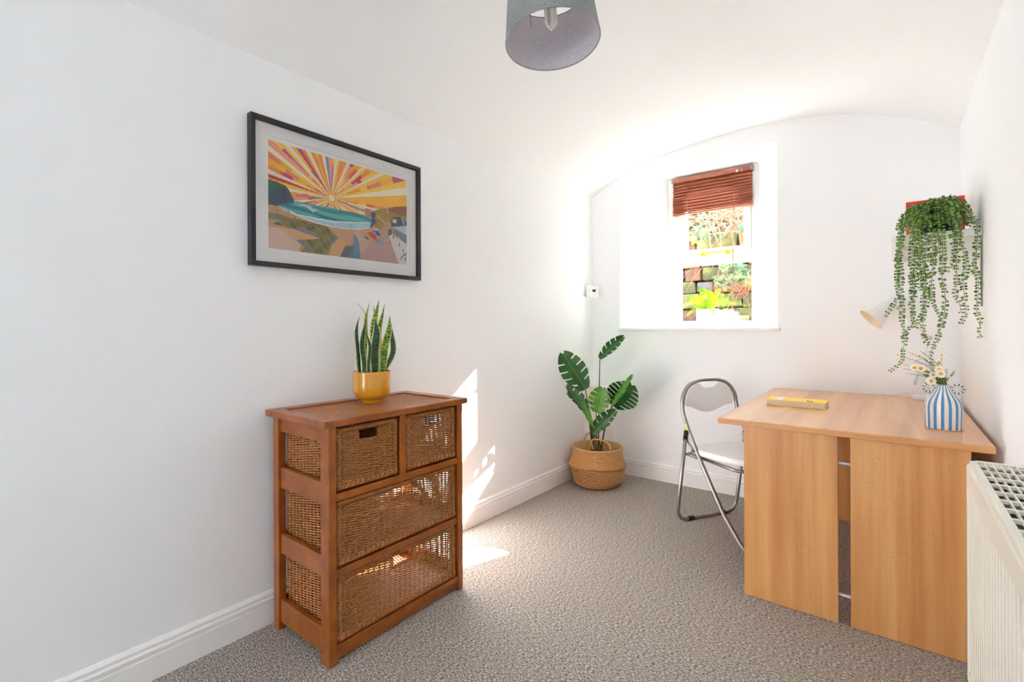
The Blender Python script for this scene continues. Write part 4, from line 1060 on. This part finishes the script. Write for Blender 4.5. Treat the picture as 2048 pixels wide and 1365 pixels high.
# ================================================================= vase and daisies
VC = np.array([.152, 2.432, DT])
vs = thing('striped_vase', 'cream ceramic vase with blue vertical stripes and two ring handles', 'vase', tuple(VC))
vp = [(.0, 0), (.050, 0), (.0535, .003), (.0545, .010), (.0555, .05), (.056, .082), (.054, .098), (.048, .112), (.038, .126), (.0285, .140), (.0225, .152), (.0195, .160), (.0192, .166), (.0175, .1665), (.016, .160), (.016, .14)]
sg = 144
MB().lathe(vp, tuple(VC), sg, matf=lambda k, i: 1 if ((i+4) % 9) < 4 and 1 < k < 12 else 0, capb=False, sy=.86).build('vase_body', [VCREAM, VBLUE], vs)
for sgn, px in ((-1, (1858, 782)), (1, (1909, 785))):
    c = ony(*px, 2.432) if sgn < 0 else ony(1911, 784, 2.432)
    c = VC+np.array([.0405*sgn, 0, .152]); n = 48
    P = np.array([c+[.0165*math.cos(a), 0, .0165*math.sin(a)] for a in np.linspace(0, 2*math.pi, n, endpoint=False)])
    m = MB(); m.tube(P, .0042, 10, closed=True); ho = m.build('ring_handle', VCREAM, vs)
    m = MB()
    for k in range(9):
        a = 2*math.pi*k/9; m.tube([c+[.0165*math.cos(a+t), 0, .0165*math.sin(a+t)] for t in (-.09, 0, .09)], .0045, 10)
    m.build('painted_dash', VDARK, ho)
c5 = lambda x, y: (1700+x/5.6875, 580+y/5.6875)
DA = [((735, 885), 1, 2.41), ((805, 893), 1, 2.41), ((1020, 910), 1, 2.40), ((1035, 955), 1, 2.385), ((925, 1035), 1, 2.385), ((945, 968), .8, 2.41), ((855, 930), .8, 2.43), ((1012, 828), .9, 2.44), ((545, 742), .7, 2.44), ((790, 752), .7, 2.45), ((1045, 745), .7, 2.45), ((648, 950), .4, 2.41),
      ((720, 790), .4, 2.43), ((685, 715), .4, 2.44), ((640, 878), .4, 2.42), ((1085, 965), .6, 2.45), ((870, 815), .6, 2.44), ((805, 700), .5, 2.45), ((1125, 1000), .4, 2.43), ((585, 890), .35, 2.42), ((600, 845), .4, 2.44), ((960, 925), .7, 2.43)]
neck = VC+np.array([0, 0, .163])
for k, (px, size, Yd) in enumerate(DA):
    R = random.Random(k+50)
    h = ony(*c5(*px), Yd)
    t = thing('daisy', 'open white daisy with a yellow centre facing out of the striped vase' if size > .75 else ('half-open white daisy seen from the side above the striped vase' if size > .45 else 'tiny daisy bud on a thin stem from the striped vase'), 'flower', tuple(neck), 'open daisies in the striped vase' if size > .75 else ('half-open daisies in the striped vase' if size > .45 else 'daisy buds in the striped vase'))
    f0 = VC+np.array([R.uniform(-.009, .009), R.uniform(-.007, .007), .10]); f1 = neck+np.array([R.uniform(-.011, .011), R.uniform(-.009, .009), .004])
    side = np.array([(h[0]-f1[0])*.35, (h[1]-f1[1])*.3, max(.02, (h[2]-f1[2])*.6)])
    m = MB(); P = smooth_path([f0, f1, f1+side, h], 6); m.tube(P, np.linspace(.0016, .0009, len(P)), 5); m.build('stem', FSTEM, t)
    nrm = np.array([R.uniform(-.5, .3), -1, R.uniform(.0, .7)]); nrm /= np.linalg.norm(nrm)
    if size < .75: nrm = np.array([R.uniform(-1, -.2), -.4, R.uniform(.2, 1)]); nrm /= np.linalg.norm(nrm)
    e = np.cross(nrm, [0, 0, 1.]); e /= np.linalg.norm(e); g = np.cross(nrm, e)
    m = MB(); npet = 12; rr_ = .017*max(size, .45)
    for i in range(npet):
        a = 2*math.pi*i/npet; dd = e*math.cos(a)+g*math.sin(a); ss = -e*math.sin(a)+g*math.cos(a)
        bk_ = -nrm*R.uniform(0, .3)*rr_
        m.add([h+dd*rr_*.3-ss*rr_*.08, h+dd*rr_*.72-ss*rr_*.22+bk_*.5, h+dd*rr_*.97-ss*rr_*.12+bk_, h+dd*rr_*.97+ss*rr_*.12+bk_, h+dd*rr_*.72+ss*rr_*.22+bk_*.5, h+dd*rr_*.3+ss*rr_*.08], [(0, 1, 2, 3, 4, 5)])
    m.build('petals', PETAL, t)
    m = MB(); V = []; F = []
    for j, (rr2, zz2) in enumerate(((.38, 0), (.34, .14), (.2, .24), (.02, .27))):
        for i in range(10): a = 2*math.pi*i/10; V.append(h+(e*math.cos(a)+g*math.sin(a))*rr_*rr2+nrm*rr_*zz2)
    for j in range(3): F += [(j*10+i, j*10+(i+1) % 10, (j+1)*10+(i+1) % 10, (j+1)*10+i) for i in range(10)]
    m.add(V, F, 0, True); m.build('flower_centre', YELLOW, t)
m = MB()
for k in range(26):
    R = random.Random(k+300); f0 = VC+np.array([R.uniform(-.01, .01), R.uniform(-.008, .008), .11]); d_ = np.array([R.uniform(-1, .45), R.uniform(-.3, .3), R.uniform(.5, 1)]); d_ /= np.linalg.norm(d_)
    f1 = neck+(f0-VC)*[1.2, 1.2, 0]; m.tube(smooth_path([f0, f1, f1+d_*R.uniform(.03, .07)], 4), .0013, 4)
    for q in range(3):
        p = f1+d_*R.uniform(.008, .05); dl = d_+np.array([R.uniform(-.6, .6), R.uniform(-.4, .4), R.uniform(-.2, .5)]); m.tube([p, p+dl*.012, p+dl*.022], [.0010, .0014, .0003], 4)
o = m.build('flower_foliage', FSTEM); tag(o, 'thin green feathery stems filling the neck of the striped vase', 'foliage'); o['kind'] = 'stuff'

# ================================================================= book
bk0 = thing('yellow_book', 'yellow paperback book lying closed on the desk', 'book', (-.36, 2.72, DT))
bx0, bx1, by0, by1 = -.487, -.242, 2.662, 2.79
box(bx0+.002, bx1-.002, by0+.001, by1-.003, DT+.002, DT+.0265).build('page_block', PAGES, bk0)
m = MB(); m.box(bx0, bx1, by0, by1, DT+.0265, DT+.028); m.box(bx0, bx1, by0, by1, DT+.0005, DT+.002); m.box(bx0, bx1, by1-.002, by1, DT+.002, DT+.0265); m.build('cover', YBOOK, bk0)
m = MB(); m.box(bx0+.035, bx0+.065, by0+.002, by1-.01, DT+.028, DT+.0283); m.box(bx0+.155, bx0+.168, by0+.012, by0+.04, DT+.028, DT+.0283); m.build('white_print', PETAL, bk0)
m = MB()
for x, y, a in ((.168, .055, .4), (.186, .045, -.6), (.172, .03, .1), (.185, .022, .8)):
    c = np.array([bx0+x, by0+y, DT+.0283]); d_ = np.array([math.cos(a), math.sin(a), 0])*.006; m.tube([c-d_, c+d_], .0012, 5)
m.build('black_print', BLACKP, bk0)

# ================================================================= pendant lamp
PL = np.array([-.784, 1.202, 1.962])
pl = thing('pendant_lamp', 'grey fabric drum pendant shade hanging from the vaulted ceiling', 'pendant lamp', tuple(PL))
rb_, rt_, hh_ = .1395, .122, .168
MB().lathe([(rb_, 0), (rt_, hh_)], tuple(PL), 72, capb=False).build('lamp_shade', SHADEO, pl)
lin_ = MB().lathe([(rb_-.002, .0005), (rt_-.002, hh_-.0005)], tuple(PL), 72, capb=False).build('shade_lining', SHADEI, pl)
for rr_, z in ((rb_-.001, 0), (rt_-.001, hh_)):
    m = MB(); m.tube([PL+[rr_*math.cos(a), rr_*math.sin(a), z] for a in np.linspace(0, 2*math.pi, 72, endpoint=False)], .0022, 6, closed=True); m.build('rim_wire', GREYM, pl)
zc = arch(PL[0])
m = MB(); m.tube([PL+np.array([-.02, .008, hh_-.01]), (PL[0], PL[1], zc-.02)], .0035, 8); m.build('flex', WHITEP, pl)
MB().lathe([(.045, 0), (.045, -.012), (.03, -.022), (.004, -.024)], (PL[0], PL[1], zc-.001), 32, capb=False).build('ceiling_rose', WHITEP, pl)
m = MB(); m.tube([PL+[0, 0, hh_-.03], PL+[0, 0, hh_+.03]], .018, 14)
for a in (0, 2.09, 4.19): m.tube([PL+[0, 0, hh_-.004], PL+[rt_*math.cos(a), rt_*math.sin(a), hh_-.004]], .0018, 6)
m.build('lampholder', WHITEP, pl)
m = MB()
for dx_, dy_ in ((.009, .009), (-.009, .009), (-.009, -.009), (.009, -.009)):
    m.tube([PL+[dx_, dy_, hh_-.03], PL+[dx_, dy_, .055], PL+[dx_*.4, dy_*.4, .044]], .0062, 10)
m.build('bulb_tubes', TUBEG, pl)
m = MB(); m.tube([PL+[-.052, -.03, hh_-.01], PL+[-.052, -.03, .06], PL+[-.050, -.03, .055]], .0014, 6); m.build('shade_wire', GREYM, pl)

# the shade hangs a little askew on its flex
dn = Vector((0, 0, -1))+Vector(-CW)*math.tan(math.radians(5))+Vector(CR)*math.tan(math.radians(3.4))
qd = Vector((0, 0, -1)).rotation_difference(dn.normalized())
for o in pl.children:
    if o.name.split('.')[0] in ('lamp_shade', 'shade_lining', 'rim_wire', 'bulb_tubes', 'shade_wire', 'lampholder'):
        o.rotation_mode = 'QUATERNION'; o.rotation_quaternion = qd

# ================================================================= venetian blind
bl = thing('venetian_blind', 'half-raised reddish-brown wooden venetian blind in the window recess', 'blind', (-1.056, 3.755, 1.975))
BX0, BX1 = -1.342, -.766
box(BX0, BX1, 3.735, 3.775, 2.226, 2.256).build('head_rail', BLIND, bl, bevel=.002)
m = MB(); m.box(BX0-.001, BX0+.012, 3.733, 3.777, 2.224, 2.258); m.box(BX1-.012, BX1+.001, 3.733, 3.777, 2.224, 2.258); m.build('rail_bracket', GREYM, bl)
def slat(z, tilt, dx=0):
    c, s = math.cos(tilt), math.sin(tilt); w = .0175; y = 3.755
    prof = []
    for k in range(5):
        t = -1+k*.5; prof.append((y+t*w*c-.0015*(1-t*t)*s, z+t*w*s+.0018*(1-t*t)*c))
    V = []
    for x in (BX0+.006+dx, BX1-.006+dx):
        for th_ in (0, .0014):
            for (a, b) in prof: V.append((x, a-th_*s, b+th_*c))
    F = []
    for k in range(4): F += [(k, k+1, 11+k, 10+k), (5+k, 15+k, 16+k, 6+k), (k, 5+k, 6+k, k+1), (10+k, 11+k, 16+k, 15+k)]
    F += [(0, 10, 15, 5), (4, 9, 19, 14)]
    m = MB(); m.add(V, F); recalc(m.build('slat', BLIND, bl))
for k in range(5): slat(2.208-.0225*k, .95, .002*((k % 2)-.5))
for k in range(15): slat(2.104-.0075*k, .62 if k % 3 else .8, random.uniform(-.002, .002))
box(BX0+.004, BX1-.004, 3.741, 3.771, 1.976, 1.987).build('bottom_rail', BLIND, bl, bevel=.002)
for x in (-1.222, -.918):
    m = MB()
    for yy in (3.733, 3.777): m.tube([(x, yy, 2.226), (x, yy, 2.11)]+[(x+.004*math.sin(k*2.4), yy-.004*(k % 2)*(1 if yy < 3.75 else -1), 2.10-.009*k) for k in range(13)], .0011, 5)
    m.build('ladder_cord', CORD, bl)
cdp = [(x, 3.728, z) for x, z in ((-.892, 2.226), (-.893, 2.0), (-.897, 1.7), (-.901, 1.4), (-.905, 1.25), (-.913, 1.18), (-.935, 1.13), (-.955, 1.114))]
m = MB(); m.tube(smooth_path(cdp, 4), .0016, 5); m.tube(smooth_path([(p[0]+.006, p[1]-.004, p[2]) for p in cdp], 4), .0014, 5); m.build('pull_cord', CORD, bl)
for dx_, dy_ in ((-.028, -.01), (-.052, .004)):
    m = MB(); c = np.array([-.96+dx_, 3.722+dy_, 1.117]); m.tube([c+[-.014, 0, 0], c+[-.006, 0, 0], c+[.010, 0, 0], c+[.014, 0, 0]], [.003, .0075, .005, .002], 10); m.build('acorn_pull', CORD, bl)
m = MB(); m.box(-.875, -.86, 3.728, 3.736, 2.222, 2.24); m.tube([(-.835, 3.73, 2.245), (-.835, 3.73, 2.215)], .003, 6); m.build('tilt_fitting', SILVER, bl)

# ================================================================= fern and box on the sill
FC = np.array([-1.07, 3.63, 1.108])
fc = ony(1414, 640, 3.62); FC[0] = fc[0]
fn = thing('potted_fern', 'bright green fern in a white cylindrical pot on the window sill', 'plant', tuple(FC))
MB().lathe([(.0, 0), (.070, 0), (.072, .003), (.076, .132), (.073, .134), (.070, .13), (.066, .1), (.0, .1)], tuple(FC), 40, capb=False).build('pot', WHITEP, fn)
MB().lathe([(.0, .115), (.071, .115)], tuple(FC), 24, capb=False).build('soil', SOIL, fn)
c7 = lambda x, y: (1340+x/9.411, 515+y/9.411)
FR = [((690, 960), (640, 585), .02), ((700, 960), (570, 590), -.01), ((720, 960), (735, 620), .0), ((730, 960), (945, 590), .0), ((745, 965), (905, 710), .03), ((690, 965), (475, 730), .02), ((640, 960), (365, 750), -.03), ((620, 965), (215, 925), .02), ((610, 970), (325, 1095), -.06), ((800, 960), (1250, 890), .03), ((770, 965), (830, 1090), -.09), ((680, 965), (560, 720), -.04), ((720, 965), (790, 650), .05), ((700, 960), (660, 700), -.05)]
for k, (a, b, dy) in enumerate(FR):
    R = random.Random(k+900)
    p0 = FC+np.array([R.uniform(-.03, .03), R.uniform(-.03, .03), .112]); p2 = ony(*c7(*b), FC[1]+dy)
    lowt = p2[2] < p0[2]+.05
    p1 = (p0+p2)/2+np.array([0, 0, .05 if lowt else .02]); 
    P = smooth_path([p0, p1, p2], 10); T = np.gradient(P, axis=0); T /= np.linalg.norm(T, axis=1)[:, None]
    m = MB(); m.tube(P, np.linspace(.0016, .0008, len(P)), 4)
    for i in range(2, len(P)):
        f = i/len(P); L = .021*math.sin(math.pi*min(1, f*.92+.12))**.7+.002
        t = T[i]; vw = np.array([.35, -.93, 0.]); s = np.cross(t, vw); s /= np.linalg.norm(s)+1e-9
        for sg_ in (-1, 1):
            dd = s*sg_+t*.35; dd /= np.linalg.norm(dd)
            m.add([P[i]-t*.003, P[i]+dd*L*.6-t*.0030, P[i]+dd*L, P[i]+dd*L*.6+t*.0034, P[i]+t*.004], [(0, 1, 2, 3, 4)])
    m.build('frond', FERN, fn)
so2 = thing('sill_box', 'small white plastic box leaning on the window beside the fern', 'box', (-.955, 3.70, 1.108))
a = ony(1437.5, 621, 3.715); b = ony(1467, 640, 3.715)
m = MB(); m.box(a[0], b[0], 3.70, 3.735, 1.108, a[2]); m.build('box_shell', WHITEP, so2, bevel=.004)
box(a[0]+.01, b[0]-.01, 3.698, 3.70, 1.13, a[2]-.012).build('front_panel', WHITEP, so2)
